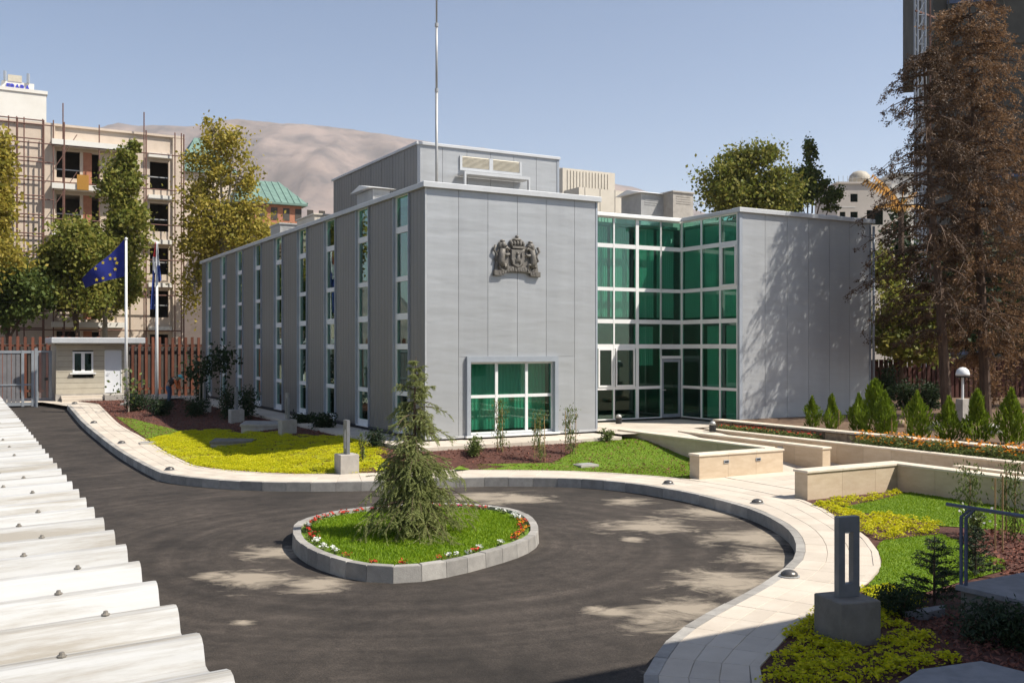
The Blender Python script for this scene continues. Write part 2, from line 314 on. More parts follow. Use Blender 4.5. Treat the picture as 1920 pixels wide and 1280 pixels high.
# ------------------------------------------------------------------ mesh helpers
class MB:
    def __init__(s): s.v = []; s.f = []
    def add(s, vs, fs):
        o = len(s.v); s.v += [tuple(p) for p in vs]; s.f += [tuple(i + o for i in f) for f in fs]; return s
    def box(s, x0, x1, y0, y1, z0, z1):
        return s.add([(x0, y0, z0), (x1, y0, z0), (x1, y1, z0), (x0, y1, z0), (x0, y0, z1), (x1, y0, z1), (x1, y1, z1), (x0, y1, z1)],
                     [(3, 2, 1, 0), (4, 5, 6, 7), (0, 1, 5, 4), (1, 2, 6, 5), (2, 3, 7, 6), (3, 0, 4, 7)])
    def bbox(s, x0, x1, y0, y1, z0, z1, b=0.01):
        """box with a chamfered top edge"""
        return s.loft([[(x0, y0, z0), (x1, y0, z0), (x1, y1, z0), (x0, y1, z0)], [(x0, y0, z1 - b), (x1, y0, z1 - b), (x1, y1, z1 - b), (x0, y1, z1 - b)],
                       [(x0 + b, y0 + b, z1), (x1 - b, y0 + b, z1), (x1 - b, y1 - b, z1), (x0 + b, y1 - b, z1)]])
    def loft(s, rings, caps=True):
        n = len(rings[0]); vs = [p for r in rings for p in r]; fs = []
        for k in range(len(rings) - 1):
            for i in range(n):
                j = (i + 1) % n; fs.append((k * n + i, k * n + j, (k + 1) * n + j, (k + 1) * n + i))
        if caps:
            fs.append(tuple(range(n - 1, -1, -1))); fs.append(tuple((len(rings) - 1) * n + i for i in range(n)))
        return s.add(vs, fs)
    def prism(s, poly, z0, z1):
        return s.loft([[(x, y, z0) for x, y in poly], [(x, y, z1) for x, y in poly]])
    def tube(s, pts, rad, n=6, caps=True):
        pts = [Vector(p) for p in pts]; rad = rad if isinstance(rad, (list, tuple)) else [rad] * len(pts); rings = []
        for i, p in enumerate(pts):
            t = (pts[min(i + 1, len(pts) - 1)] - pts[max(i - 1, 0)]).normalized()
            a = t.orthogonal().normalized() if abs(t.z) < 0.95 else Vector((1, 0, 0))
            a = (a - t * a.dot(t)).normalized(); b = t.cross(a)
            rings.append([tuple(p + (a * math.cos(2 * math.pi * k / n) + b * math.sin(2 * math.pi * k / n)) * rad[i]) for k in range(n)])
        return s.loft(rings, caps)
    def lathe(s, prof, n=12, c=(0, 0)):
        return s.loft([[(c[0] + r * math.cos(2 * math.pi * k / n), c[1] + r * math.sin(2 * math.pi * k / n), z) for k in range(n)] for r, z in prof])
    def bar(s, a, b, w, h):
        """rectangular bar from a to b"""
        a = Vector(a); b = Vector(b); t = (b - a).normalized(); x = t.cross(Vector((0, 0, 1)))
        x = x.normalized() if x.length > 1e-4 else Vector((1, 0, 0)); y = x.cross(t)
        q = [(-w / 2, -h / 2), (w / 2, -h / 2), (w / 2, h / 2), (-w / 2, h / 2)]
        return s.loft([[tuple(p + x * i + y * j) for i, j in q] for p in (a, b)])
    def build(s, name, m, parent=None, smooth=False, **k):
        me = bpy.data.meshes.new(name); me.from_pydata(s.v, [], s.f); me.update()
        return link(name, me, m, parent, smooth, **k)
def link(name, me, m, parent=None, smooth=False, loc=None, rz=0.0):
    if m: 
        if len(me.materials) == 0: me.materials.append(MATS[m])
    if smooth: me.polygons.foreach_set('use_smooth', [True] * len(me.polygons))
    o = bpy.data.objects.new(name, me); COL.objects.link(o)
    if parent: o.parent = parent
    if loc is not None: o.location = loc
    if rz: o.rotation_euler = (0, 0, rz)
    return o
def tag(o, label=None, cat=None, group=None, kind=None):
    if label: o['label'] = label
    if cat: o['category'] = cat
    if group: o['group'] = group
    if kind: o['kind'] = kind
    return o
def thing(name, label, cat, loc=(0, 0, 0), rz=0.0, group=None):
    o = bpy.data.objects.new(name, None); COL.objects.link(o); o.empty_display_size = 0.2
    o.location = loc; o.rotation_euler = (0, 0, rz)
    return tag(o, label, cat, group)
def bthing(name, label, cat, group=None): return thing(name, label, cat, (CO[0], CO[1], 0), TH, group)   # a thing in the building's own grid
def copy_tree(o, parent=None):
    c = o.copy(); COL.objects.link(c); c.parent = parent
    for ch in o.children: copy_tree(ch, c)
    return c
def npmesh(name, v, f):
    """mesh from arrays, all faces with the same number of corners"""
    me = bpy.data.meshes.new(name); nv, nf, k = len(v), len(f), f.shape[1]
    me.vertices.add(nv); me.vertices.foreach_set('co', np.asarray(v, dtype=np.float32).ravel())
    me.loops.add(nf * k); me.loops.foreach_set('vertex_index', np.asarray(f, dtype=np.int32).ravel())
    me.polygons.add(nf); me.polygons.foreach_set('loop_start', np.arange(0, nf * k, k, dtype=np.int32))
    me.update(calc_edges=True); me.validate()
    return me
def leaves(P, size, flat=0.0, aspect=0.55, axis=None, rng=RNG):
    """one diamond leaf at each point"""
    n = len(P); P = np.asarray(P); size = np.broadcast_to(size, n)[:, None]
    a = rng.normal(size=(n, 3)) if axis is None else np.asarray(axis) + rng.normal(size=(n, 3)) * 0.25
    a[:, 2] *= (1 - flat); a /= np.linalg.norm(a, axis=1)[:, None] + 1e-9
    b = np.cross(a, rng.normal(size=(n, 3))); 
    if flat: b[:, 2] *= (1 - flat)
    b /= np.linalg.norm(b, axis=1)[:, None] + 1e-9
    v = np.stack([P - a * size, P + b * size * aspect, P + a * size, P - b * size * aspect], 1).reshape(-1, 3)
    return v, np.arange(n * 4, dtype=np.int32).reshape(-1, 4)
def in_poly(x, y, poly):
    r = np.zeros(len(x), bool); j = len(poly) - 1
    for i in range(len(poly)):
        xi, yi = poly[i]; xj, yj = poly[j]
        c = ((yi > y) != (yj > y)) & (x < (xj - xi) * (y - yi) / (yj - yi + 1e-12) + xi); r ^= c; j = i
    return r
def scatter(poly, n, rng=RNG):
    a = np.array(poly); lo, hi = a.min(0), a.max(0); out = np.zeros((0, 2))
    area = abs(sum(poly[i][0] * poly[i - 1][1] - poly[i - 1][0] * poly[i][1] for i in range(len(poly)))) / 2
    k = int(n * np.prod(hi - lo) / area * 1.05) + 10
    p = rng.uniform(lo, hi, (k, 2)); return p[in_poly(p[:, 0], p[:, 1], poly)]
def area(poly): return abs(sum(poly[i][0] * poly[i - 1][1] - poly[i - 1][0] * poly[i][1] for i in range(len(poly)))) / 2
def spline(pts, step=0.3, closed=False):
    P = [np.array(p, float) for p in pts]; n = len(P); out = []
    for i in range(n if closed else n - 1):
        g = (lambda k: P[k % n]) if closed else (lambda k: P[min(max(k, 0), n - 1)])
        p0, p1, p2, p3 = g(i - 1), g(i), g(i + 1), g(i + 2); m = max(1, int(np.linalg.norm(p2 - p1) / step))
        for k in range(m):
            t = k / m
            out.append(0.5 * ((2 * p1) + (-p0 + p2) * t + (2 * p0 - 5 * p1 + 4 * p2 - p3) * t * t + (-p0 + 3 * p1 - 3 * p2 + p3) * t ** 3))
    if not closed: out.append(P[-1])
    return np.array(out)
def resample(c, step, closed=False):
    c = np.vstack([c, c[:1]]) if closed else c
    d = np.r_[0, np.cumsum(np.linalg.norm(np.diff(c, axis=0), axis=1))]; n = max(2, int(round(d[-1] / step)))
    s = np.linspace(0, d[-1], n + 1); q = np.stack([np.interp(s, d, c[:, 0]), np.interp(s, d, c[:, 1])], 1)
    return q[:-1] if closed else q
def normals(c, closed=False):
    t = (np.roll(c, -1, 0) - np.roll(c, 1, 0)) if closed else np.gradient(c, axis=0)
    t = t / (np.linalg.norm(t, axis=1)[:, None] + 1e-9); return np.stack([-t[:, 1], t[:, 0]], 1)
def sheet(name, poly, zf, step, m, parent=None, kind='structure', jit=0.0):
    """a ground sheet inside a 2D outline, height zf(x, y)"""
    poly = [tuple(map(float, p)) for p in poly]; a = np.array(poly); lo, hi = a.min(0), a.max(0)
    gx, gy = np.meshgrid(np.arange(lo[0] + step / 2, hi[0], step), np.arange(lo[1] + step / 2, hi[1], step))
    gx = gx.ravel(); gy = gy.ravel(); k = in_poly(gx, gy, poly)
    nb = len(poly); vs = [Vector(p) for p in poly] + [Vector((float(x), float(y))) for x, y in zip(gx[k], gy[k])]
    r = delaunay_2d_cdt(vs, [(i, (i + 1) % nb) for i in range(nb)], [list(range(nb))], 1, 1e-5)
    me = bpy.data.meshes.new(name); me.from_pydata([(v.x, v.y, zf(v.x, v.y)) for v in r[0]], [], r[2]); me.update()
    if me.polygons and me.polygons[0].normal.z < 0: me.flip_normals()
    o = link(name, me, m, parent, True)
    if kind and not parent: o['kind'] = kind
    return o

# ================================================================== THE SETTING
def build_ground():
    ys = [-4000, -200, -20, 0] + [20 + i for i in range(0, 32)] + [60, 120, 400, 1500, 3000, 9000]
    xs = [-9000, -400, -60, -20] + [-10 + i for i in range(18)] + [20, 60, 400, 9000]
    v = [(x, y, zroad(x, y) - 0.03) for y in ys for x in xs]; nx = len(xs)
    f = [(j * nx + i, j * nx + i + 1, (j + 1) * nx + i + 1, (j + 1) * nx + i) for j in range(len(ys) - 1) for i in range(nx - 1)]
    tag(MB().add(v, f).build('ground', 'ground_dirt'), kind='structure')
    xs = np.linspace(-34, 12, 24); ys = np.linspace(-6, 49.5, 60)
    v = [(x, y, zroad(x, y)) for y in ys for x in xs]; nx = len(xs)
    f = [(j * nx + i, j * nx + i + 1, (j + 1) * nx + i + 1, (j + 1) * nx + i) for j in range(len(ys) - 1) for i in range(nx - 1)]
    tag(MB().add(v, f).build('road', 'asphalt', smooth=True), kind='structure')
build_ground()

KERB_PX = [(125.8, 759), (151.6, 788), (192.8, 822.5), (237.5, 853.4), (285.6, 879), (313, 888.5), (375, 896), (444, 901.5), (530, 904), (616, 904), (714, 902),
           (790, 898.5), (867, 896), (949, 895), (1080, 897), (1180, 905), (1238, 914), (1295.6, 924), (1353, 938), (1400, 951), (1442, 969), (1473, 988), (1490, 1010),
           (1492, 1034), (1480, 1055), (1430, 1092), (1373, 1123), (1315, 1154), (1257, 1192), (1222, 1238), (1205, 1280)]
INNER_PX = [(182.5, 755.5), (220, 791.5), (272, 822.5), (323, 853), (365, 872), (409, 879), (495, 886), (581, 888.5), (700, 886), (780, 882), (855, 880.5), (949, 881),
            (1040, 882), (1120, 885), (1186, 889), (1292, 898), (1400, 915), (1515, 940), (1565, 967), (1612, 995.6), (1640, 1022.6), (1652, 1049.6), (1646, 1073), (1610, 1103.5),
            (1527, 1146), (1484, 1184.5), (1446, 1227), (1427, 1280)]
kerb_pts = [G(x, y, zwalk) for x, y in KERB_PX]
inner_pts = [G(x, y, zwalk) for x, y in INNER_PX]
kerb_pts.append((kerb_pts[-1][0] - 0.25, kerb_pts[-1][1] - 3.5)); inner_pts.append((inner_pts[-1][0] - 0.3, inner_pts[-1][1] - 3.5))
KERB = resample(spline(kerb_pts, 0.25), 0.15)
INNER = resample(spline(inner_pts, 0.25), 0.15)
def strip_piece(a0, a1, b0, b1, zb, zt):
    """one stone with corners a0 a1 (outer) b1 b0 (inner), slightly eased top edge; z are functions of x, y"""
    m = MB(); q = [a0, a1, b1, b0]; c = np.mean(q, 0); e = 0.006
    q2 = [p + (c - p) / np.linalg.norm(c - p) * e * 1.4 for p in q]
    m.loft([[(p[0], p[1], zb(*p)) for p in q], [(p[0], p[1], zt(*p) - e) for p in q], [(p[0], p[1], zt(*p)) for p in q2]])
    return m
def build_sidewalk():
    n = normals(KERB); kin = KERB + n * 0.14
    # kerb
    kerb = bpy.data.objects.new('kerb', None); COL.objects.link(kerb); kerb['kind'] = 'structure'
    step = 4; i = 0
    while i + step < len(KERB):
        j = i + step; g = 0.004 * (KERB[j] - KERB[i]) / np.linalg.norm(KERB[j] - KERB[i])
        dz = random.uniform(-0.004, 0.004)
        strip_piece(KERB[i] + g, KERB[j] - g, kin[i] + g, kin[j] - g, lambda x, y: zroad(x, y) - 0.05, lambda x, y: zwalk(x, y) + dz).build('kerb_stone', 'kerb_stone', kerb)
        i = j
    # match the kerb to the garden edge
    m = []; k = 0
    for p in kin:
        d = np.linalg.norm(INNER[k:k + 25] - p, axis=1); k = k + int(np.argmin(d)); m.append(k)
    mm = np.convolve(np.r_[[m[0]] * 6, m, [m[-1]] * 6], np.ones(13) / 13, 'valid')
    mm = np.maximum.accumulate(mm)
    gi = np.stack([np.interp(mm, np.arange(len(INNER)), INNER[:, 0]), np.interp(mm, np.arange(len(INNER)), INNER[:, 1])], 1)
    ed = gi - kin; L = np.linalg.norm(ed, axis=1)[:, None]; edge = gi - ed / L * 0.10
    # bedding under the slabs
    v = []; f = []
    for a, b in zip(kin, gi): v += [(a[0], a[1], zwalk(*a) - 0.010), (b[0], b[1], zwalk(*b) - 0.010)]
    f = [(2 * q, 2 * q + 2, 2 * q + 3, 2 * q + 1) for q in range(len(kin) - 1)]
    walk = MB().add(v, f).build('sidewalk', 'paver_joint'); walk['kind'] = 'structure'
    if walk.data.polygons[0].normal.z < 0: walk.data.flip_normals()
    i = 0; row = 0; step = 4
    while i + step < len(kin):
        j = i + step; cols = 3; row += 1
        for c in range(cols):
            off = 0.004; t0, t1 = c / cols, (c + 1) / cols
            P = lambda q, t: kin[q] + (edge[q] - kin[q]) * t
            a0, a1, b0, b1 = P(i, t0), P(j, t0), P(i, t1), P(j, t1); cc = (a0 + a1 + b0 + b1) / 4
            sh = lambda p: p + (cc - p) / (np.linalg.norm(cc - p) + 1e-9) * off
            dz = random.uniform(-0.002, 0.002)
            strip_piece(sh(a0), sh(a1), sh(b0), sh(b1), lambda x, y: zwalk(x, y) - 0.06, lambda x, y: zwalk(x, y) + dz).build('paver', 'paver', walk)
        i = j
    i = 0
    while i + 6 < len(kin):
        j = i + 6; dz = random.uniform(0, 0.006)
        if True:
            strip_piece(edge[i], edge[j], gi[i], gi[j], lambda x, y: zwalk(x, y) - 0.08, lambda x, y: zwalk(x, y) + 0.004 + dz).build('edging_stone', 'paver', walk)
        i = j
build_sidewalk()

# ---- island in the turning circle
ISL_PX = [(549, 992), (555, 979), (583, 967), (636, 956), (696, 949), (780, 943), (855, 942.5), (917, 946), (964, 953), (996, 967), (1010, 989), (1000, 1005), (967, 1020), (910, 1036),
          (850, 1050), (792, 1059), (730, 1062), (667, 1056), (605, 1039), (571, 1023), (552, 1006)]
ISL_Z = -0.64
ISL = resample(spline([G(x, y, ISL_Z) for x, y in ISL_PX], 0.2, True), 0.42, True)
ISC = ISL.mean(0)
def inset(c, d):
    n = normals(c, True); s = np.sign(np.sum(n * (ISC - c), axis=1))[:, None]; return c + n * s * d
def build_island():
    t = thing('traffic_island', 'oval raised island of kerb stones in the middle of the turning circle', 'traffic island', (0, 0, 0))
    a = ISL; b = inset(ISL, 0.14); n = len(a)
    bb = inset(ISL, -0.015)
    for i in range(n):
        j = (i + 1) % n; g = (a[j] - a[i]) * 0.009
        m = MB(); e = 0.008; dz = random.uniform(-0.006, 0.006)
        q0 = [bb[i] + g, bb[j] - g, b[j] - g, b[i] + g]; q1 = [a[i] + g, a[j] - g, b[j] - g, b[i] + g]; c = np.mean(q1, 0)
        q2 = [p + (c - p) * 0.05 for p in q1]
        m.loft([[(*p, -0.94) for p in q0], [(*p, ISL_Z - 0.012 + dz) for p in q1], [(*p, ISL_Z + dz) for p in q2]])
        m.build('kerb_stone', 'kerb_stone', t)
    lawn = inset(ISL, 0.135)
    zf = lambda x, y: ISL_Z - 0.07 + 0.07 * smooth(1.2 - np.hypot(x - ISC[0], y - ISC[1]) / 2.4)
    sheet('soil', [tuple(p) for p in lawn], zf, 0.4, 'lawn_base', t)
    return t, zf
island, zisl = build_island()

ZW = -0.03                                          # top of the terrace walls
WA = {k: UV(*G(x, y, ZW)) for k, (x, y) in dict(W1far=(1150, 806), W1near=(1440, 840), W1L=(1293, 849), W1R=(1478, 842), W2far=(1267, 808), W2near=(1557, 838), W3far=(1335, 803), W3near=(1920, 870), W5L=(1490, 879), W5c=(1685, 867), W4=(1753, 862)).items()}
WU3 = (WA['W3far'][0] + WA['W3near'][0]) / 2 - 0.1
# ---- garden in front and to the left of the building
APR_F, APR_L = -1.45, -1.15
INNER3 = INNER[::3]
def zgarden(x, y):
    u, v = UV(x, y); d = math.hypot(max(APR_L - u, 0), max(APR_F - v, 0))
    a = -0.24; s = zwalk(x, y) - 0.012; e = float(np.min(np.hypot(INNER3[:, 0] - x, INNER3[:, 1] - y)))
    return a + (s - a) * smooth(d / (d + e + 1e-6) if d + e < 3.0 else max(d / 3.0, (3.0 - e) / 3.0))
iA = int(np.argmin(np.linalg.norm(INNER - np.array(G(1293, 898, zwalk)), axis=1)))
iB = int(np.argmin(np.linalg.norm(INNER - np.array(G(1513, 940, zwalk)), axis=1)))
garden_poly = [tuple(p) for p in INNER[:iA + 1:2]] + [W(WA['W1L'][0] + 0.1, WA['W1L'][1] - 0.2), W(WA['W1near'][0] + 0.1, WA['W1L'][1] - 0.2), W(WA['W1near'][0] + 0.1, APR_F), W(APR_L, APR_F), W(APR_L, 30.5), W(-3.5, 31.0), W(-6.6, 27.7)]
sheet('garden_bed', garden_poly, zgarden, 0.45, 'mulch_base')
garden2_poly = [tuple(p) for p in INNER[iB::2]] + [(8.5, 5.5), (12.5, 16), W(WA['W5c'][0], -15.5), W(WA['W5c'][0], WA['W5L'][1] - 0.2), W(WA['W5L'][0] + 0.05, WA['W5L'][1] - 0.2)]
zg2 = lambda x, y: zwalk(x, y) - 0.012
sheet('garden_bed', garden2_poly, zg2, 0.6, 'mulch_base')
# raised ground behind the planter wall
sheet('terrace_bed', [W(WU3 + 0.1, -0.7), W(WU3 + 0.1, -18), W(WU3 + 0.9, -18), W(WU3 + 0.9, -0.7)], lambda x, y: ZW - 0.06, 1.0, 'soil')
sheet('garden_ground', [W(WU3 + 1.0, -0.6), W(WU3 + 1.0, -18), W(34, -18), W(48, 20), W(17.8, 26), W(17.8, -0.4), W(11.5, -0.4)], lambda x, y: 0.12, 2.0, 'soil')

def px_poly(pts, zf): return [G(x, y, zf) for x, y in pts]
def lift(base, up): return lambda x, y: base(x, y) + up
def grass(name, poly, zf, dens, label, parent=None, h=(0.025, 0.06), base='lawn_base'):
    poly = [tuple(p) for p in poly]
    P = scatter(poly, int(area(poly) * dens)); n = len(P)
    z = np.array([zf(x, y) for x, y in P]); ht = RNG.uniform(*h, n); wd = RNG.uniform(0.006, 0.012, n); an = RNG.uniform(0, 6.283, n)
    b = np.stack([P[:, 0], P[:, 1], z], 1); d = np.stack([np.cos(an), np.sin(an), np.zeros(n)], 1) * wd[:, None]
    tip = b + np.stack([RNG.normal(0, 0.4, n) * ht, RNG.normal(0, 0.4, n) * ht, ht], 1)
    v = np.stack([b - d, b + d, tip], 1).reshape(-1, 3)
    o = link(name, npmesh(name, v, np.arange(n * 3, dtype=np.int32).reshape(-1, 3)), 'grass_blade', parent)
    tag(o, label, None if parent else 'grass', kind='stuff'); return o
def lawn(poly, zf, dens, label):
    sheet('lawn', poly, lift(zf, 0.012), 0.35, 'lawn_base')
    return grass('grass', poly, lift(zf, 0.010), int(dens * 1.5), label, h=(0.012, 0.036))
def cover(poly, zf, dens, label, spacing=0.16, spread=0.075, up=0.10, size=(0.014, 0.028), soil='mulch_base'):
    """low yellow ground cover: mounded little plants side by side"""
    sheet('cover_soil', poly, lift(zf, 0.010), 0.4, soil)
    C = scatter(poly, int(area(poly) / spacing ** 2)); k = int(dens * area(poly) / max(1, len(C))); n = len(C) * k
    c = np.repeat(C, k, 0); off = RNG.normal(0, spread, (n, 2)); r = np.linalg.norm(off, axis=1) / spread
    hh = np.repeat(RNG.uniform(0.5, 1.1, len(C)), k) * up
    z = np.array([zf(x, y) for x, y in C]); z = np.repeat(z, k) + 0.012 + hh * np.clip(1 - 0.16 * r * r, 0.05, 1) * RNG.uniform(0.55, 1.0, n)
    v, f = leaves(np.stack([c[:, 0] + off[:, 0], c[:, 1] + off[:, 1], z], 1), RNG.uniform(*size, n), flat=0.55, aspect=0.6)
    return tag(link('ground_cover', npmesh('ground_cover', v, f), 'cover_leaf'), label, 'ground cover', kind='stuff')

grass('grass', inset(ISL, 0.30), zisl, 1900, 'short bright green lawn inside the island kerb', island)
lawn(px_poly([(850, 880), (862, 874), (940, 872), (1035, 870.5), (1070, 863), (1085, 854), (1108, 846), (1140, 840), (1165, 838)], lambda x, y: zwalk(x, y) + 0.06) + [W(WA['W1near'][0] - 0.06, WA['W1near'][1] + 2.6), W(WA['W1near'][0] - 0.06, WA['W1L'][1] + 0.05), W(WA['W1L'][0] + 0.2, WA['W1L'][1] + 0.02)]
     + [tuple(p) for p in INNER[iA:int(np.argmin(np.linalg.norm(INNER - np.array(G(852, 881, zwalk)), axis=1))):-3]], zgarden, 800, 'bright green lawn between the office front and the pale stone wall')
lawn(px_poly([(217, 781), (250, 785), (292, 796), (342, 808), (318, 816), (275, 822)], zwalk), zgarden, 300, 'dark green lawn wedge beside the far sidewalk, in the shade')
cover(px_poly([(278, 824), (345, 809), (400, 807), (440, 816), (520, 828), (575, 841), (640, 847), (700, 866), (738, 883), (690, 885.5), (581, 887.5), (495, 885), (409, 878), (365, 871), (323, 852)], zwalk),
      zgarden, 3200, 'yellow ground cover around the lamp bollard on the left, half in shade', spacing=0.22, spread=0.12, up=0.09, size=(0.010, 0.022), soil='cover_base')
# garden on the right
cover(px_poly([(1520, 941), (1600, 934), (1675, 924), (1700, 924), (1640, 938), (1592, 948), (1570, 954), (1620, 962), (1690, 967), (1760, 984), (1765, 1000), (1700, 1006), (1650, 1012), (1628, 1004), (1566, 966)], zwalk),
      zg2, 1500, 'yellow leafy ground cover at the foot of the stone wall on the right', spacing=0.15, spread=0.055, up=0.12, size=(0.014, 0.028))
lawn(px_poly([(1570, 953), (1600, 946), (1650, 936), (1700, 923), (1780, 922), (1860, 940), (1930, 960), (1930, 1000), (1840, 990), (1762, 985), (1690, 966), (1620, 961)], zwalk), zg2, 1100, 'bright green lawn behind the handrail below the stone wall')
lawn(px_poly([(1655, 1013), (1700, 1007), (1765, 1001), (1800, 1015), (1830, 1035), (1885, 1050), (1885, 1068), (1800, 1090), (1700, 1120), (1640, 1118), (1620, 1104), (1648, 1073), (1654, 1050), (1644, 1024)], zwalk), zg2, 1300, 'green lawn tongue reaching the curved sidewalk edge near the big bollard')
cover(px_poly([(1628, 1106), (1700, 1108), (1730, 1125), (1690, 1160), (1650, 1160), (1740, 1195), (1790, 1240), (1690, 1262), (1600, 1290), (1432, 1290), (1450, 1228), (1487, 1187), (1530, 1150)], zwalk),
      zg2, 2200, 'yellow-green ground cover around the foot of the nearest bollard', spacing=0.14, spread=0.06, up=0.12, size=(0.014, 0.028))
def mulch(polys, zf, n, label):
    Ps = np.vstack([scatter(p, int(n * area(p))) for p in polys]); k = len(Ps)
    z = np.array([zf(x, y) for x, y in Ps]) + RNG.uniform(0.0, 0.03, k)
    v, f = leaves(np.column_stack([Ps, z]), RNG.uniform(0.015, 0.05, k), flat=0.5, aspect=0.4)
    tag(link('mulch', npmesh('mulch', v, f), 'mulch_chip'), label, 'mulch', kind='stuff')
mulch([garden_poly], lambda x, y: zgarden(x, y), 150, 'red-brown bark mulch in the beds along the office walls')
mulch([px_poly([(1790, 1000), (1930, 980), (1930, 1085), (1880, 1075), (1830, 1040)], zwalk), px_poly([(1650, 1165), (1930, 1130), (1930, 1290), (1760, 1260)], zwalk)], zg2, 400, 'red-brown bark mulch in the bed beside the handrail')

# ---- paved approach and terrace walls
def zpath(v): return -0.634 + 0.58 * min(max((v + 7.15) / 5.2, 0), 1)
def zpath_xy(x, y): return zpath(UV(x, y)[1])
path_poly = [tuple(p) for p in INNER[iA:iB + 1:2]] + [W(WA['W5L'][0] + 0.05, WA['W5L'][1] - 0.1), W(WA['W5c'][0] + 0.1, WA['W5L'][1] - 0.1), W(WA['W5c'][0] + 0.1, -17.5), W(WU3 + 0.12, -17.5), W(WU3 + 0.12, -0.7), W(11.4, -0.6), W(11.4, 2.7), W(5.8, 2.7), W(5.8, APR_F + 0.02), W(WA['W1near'][0] + 0.1, APR_F + 0.02), W(WA['W1near'][0] + 0.1, WA['W1L'][1] - 0.2), W(WA['W1L'][0] + 0.1, WA['W1L'][1] - 0.2)]
pth = sheet('path', path_poly, lambda x, y: zpath_xy(x, y) - 0.008, 0.5, 'paver')
def path_tiles():
    du, dv = 0.9, 0.6
    for i in range(int(8 / du) + 1):
        for j in range(int(15 / dv) + 1):
            u0, v0 = 3.9 + i * du, -12.4 + j * dv; u1, v1 = u0 + du - 0.007, v0 + dv - 0.007
            cs = [W(u0, v0), W(u1, v0), W(u1, v1), W(u0, v1)]
            if not all(in_poly(np.array([c[0]]), np.array([c[1]]), path_poly)[0] for c in cs): continue
            if v0 > 2.0: continue
            MB().loft([[(x, y, zpath_xy(x, y) - 0.05) for x, y in cs], [(x, y, zpath_xy(x, y)) for x, y in cs]]).build('paver', 'paver', pth)
path_tiles()
def wall_run(t, axis, a, b, c, th, zb, zt, piece=0.9, cap=0.05, over=0.025):
    """a low wall of stone blocks with cap stones; runs along u or v from a to b, at c (its far side)"""
    n = max(1, int(round(abs(b - a) / piece)))
    for k in range(n):
        s0, s1 = a + (b - a) * k / n + 0.003, a + (b - a) * (k + 1) / n - 0.003
        bx = (s0, s1, c, c + th) if axis == 'u' else (c, c + th, s0, s1)
        ob = (s0 - (over if k == 0 else 0), s1 + (over if k == n - 1 else 0), c - over, c + th + over) if axis == 'u' else (c - over, c + th + over, s0 - (over if k == 0 else 0), s1 + (over if k == n - 1 else 0))
        MB().box(*bx, zb, zt - cap).build('stone_block', 'travertine', t)
        MB().bbox(*ob, zt - cap + 0.002, zt, 0.008).build('cap_stone', 'travertine_cap', t)
def wall_lamp(t, u, v, z, w=0.16, h=0.075):
    o = MB().box(u - w / 2, u + w / 2, v - 0.012, v + 0.02, z - h / 2, z + h / 2).build('wall_light', 'frame_grey', t)
    MB().box(u - w / 2 + 0.02, u + w / 2 - 0.02, v - 0.016, v, z - h / 2 + 0.018, z + h / 2 - 0.018).build('lens', 'black_plastic', o)
def build_walls():
    t = bthing('stone_wall', 'L-shaped cream stone wall with two small lights beside the lawn', 'wall')
    wall_run(t, 'v', WA['W1near'][1] + 0.05, WA['W1far'][1], WA['W1near'][0] - 0.05, 0.3, -1.0, ZW + 0.02); wall_run(t, 'u', WA['W1L'][0], WA['W1R'][0], WA['W1L'][1] - 0.36, 0.36, -1.1, ZW)
    wall_lamp(t, WA['W1L'][0] + 0.85, WA['W1L'][1] - 0.365, ZW - 0.22); wall_lamp(t, WA['W1R'][0] - 0.85, WA['W1L'][1] - 0.365, ZW - 0.22)
    t = bthing('stone_wall', 'middle tan stone wall of the ramp, ending in a pier', 'wall')
    wall_run(t, 'v', WA['W2near'][1], WA['W2far'][1], WA['W2near'][0] - 0.28, 0.28, -1.0, ZW + 0.01)
    o = MB().box(WA['W2near'][0] - 0.30, WA['W2near'][0] - 0.275, WA['W2near'][1] + 1.4, WA['W2near'][1] + 1.58, ZW - 0.18, ZW - 0.10).build('wall_light', 'frame_grey', t)
    t = bthing('planter_wall', 'long tan stone planter wall holding the orange flower bed', 'wall')
    wall_run(t, 'v', -17.5, WA['W3far'][1], WU3, 0.24, -1.0, ZW + 0.02, cap=0.04)
    t = bthing('ramp_kerb', 'low stone kerb beside the planter wall at the right edge', 'wall')
    wall_run(t, 'v', -17.5, WA['W4'][1], WU3 - 0.42, 0.2, -1.0, ZW - 0.16, cap=0.04)
    t = bthing('stone_wall', 'corner of cream stone wall enclosing the lawn behind the handrail', 'wall')
    wall_run(t, 'u', WA['W5L'][0], WA['W5c'][0] + 0.2, WA['W5L'][1] - 0.36, 0.36, -1.1, ZW + 0.002); wall_run(t, 'v', -16.5, WA['W5L'][1] - 0.365, WA['W5c'][0] - 0.13, 0.33, -1.1, ZW)
    t = bthing('garden_wall', 'low wall of rough brown stones under the row of conifers', 'wall')
    v = -17.5
    while v < -0.9:
        L = random.uniform(0.3, 0.55); d = random.uniform(-0.02, 0.02)
        MB().bbox(WU3 + 0.84 + d, WU3 + 1.12, v, v + L - 0.012, -0.2, 0.15 + random.uniform(-0.015, 0.01), 0.03).build('stone', 'rough_stone', t); v += L
    v = -17.5
    while v < -0.9:
        MB().bbox(WU3 + 0.78, WU3 + 1.17, v, min(v + 0.95, -0.9), 0.165, 0.215, 0.01).build('cap_stone', 'travertine_cap', t); v += 0.957
build_walls()
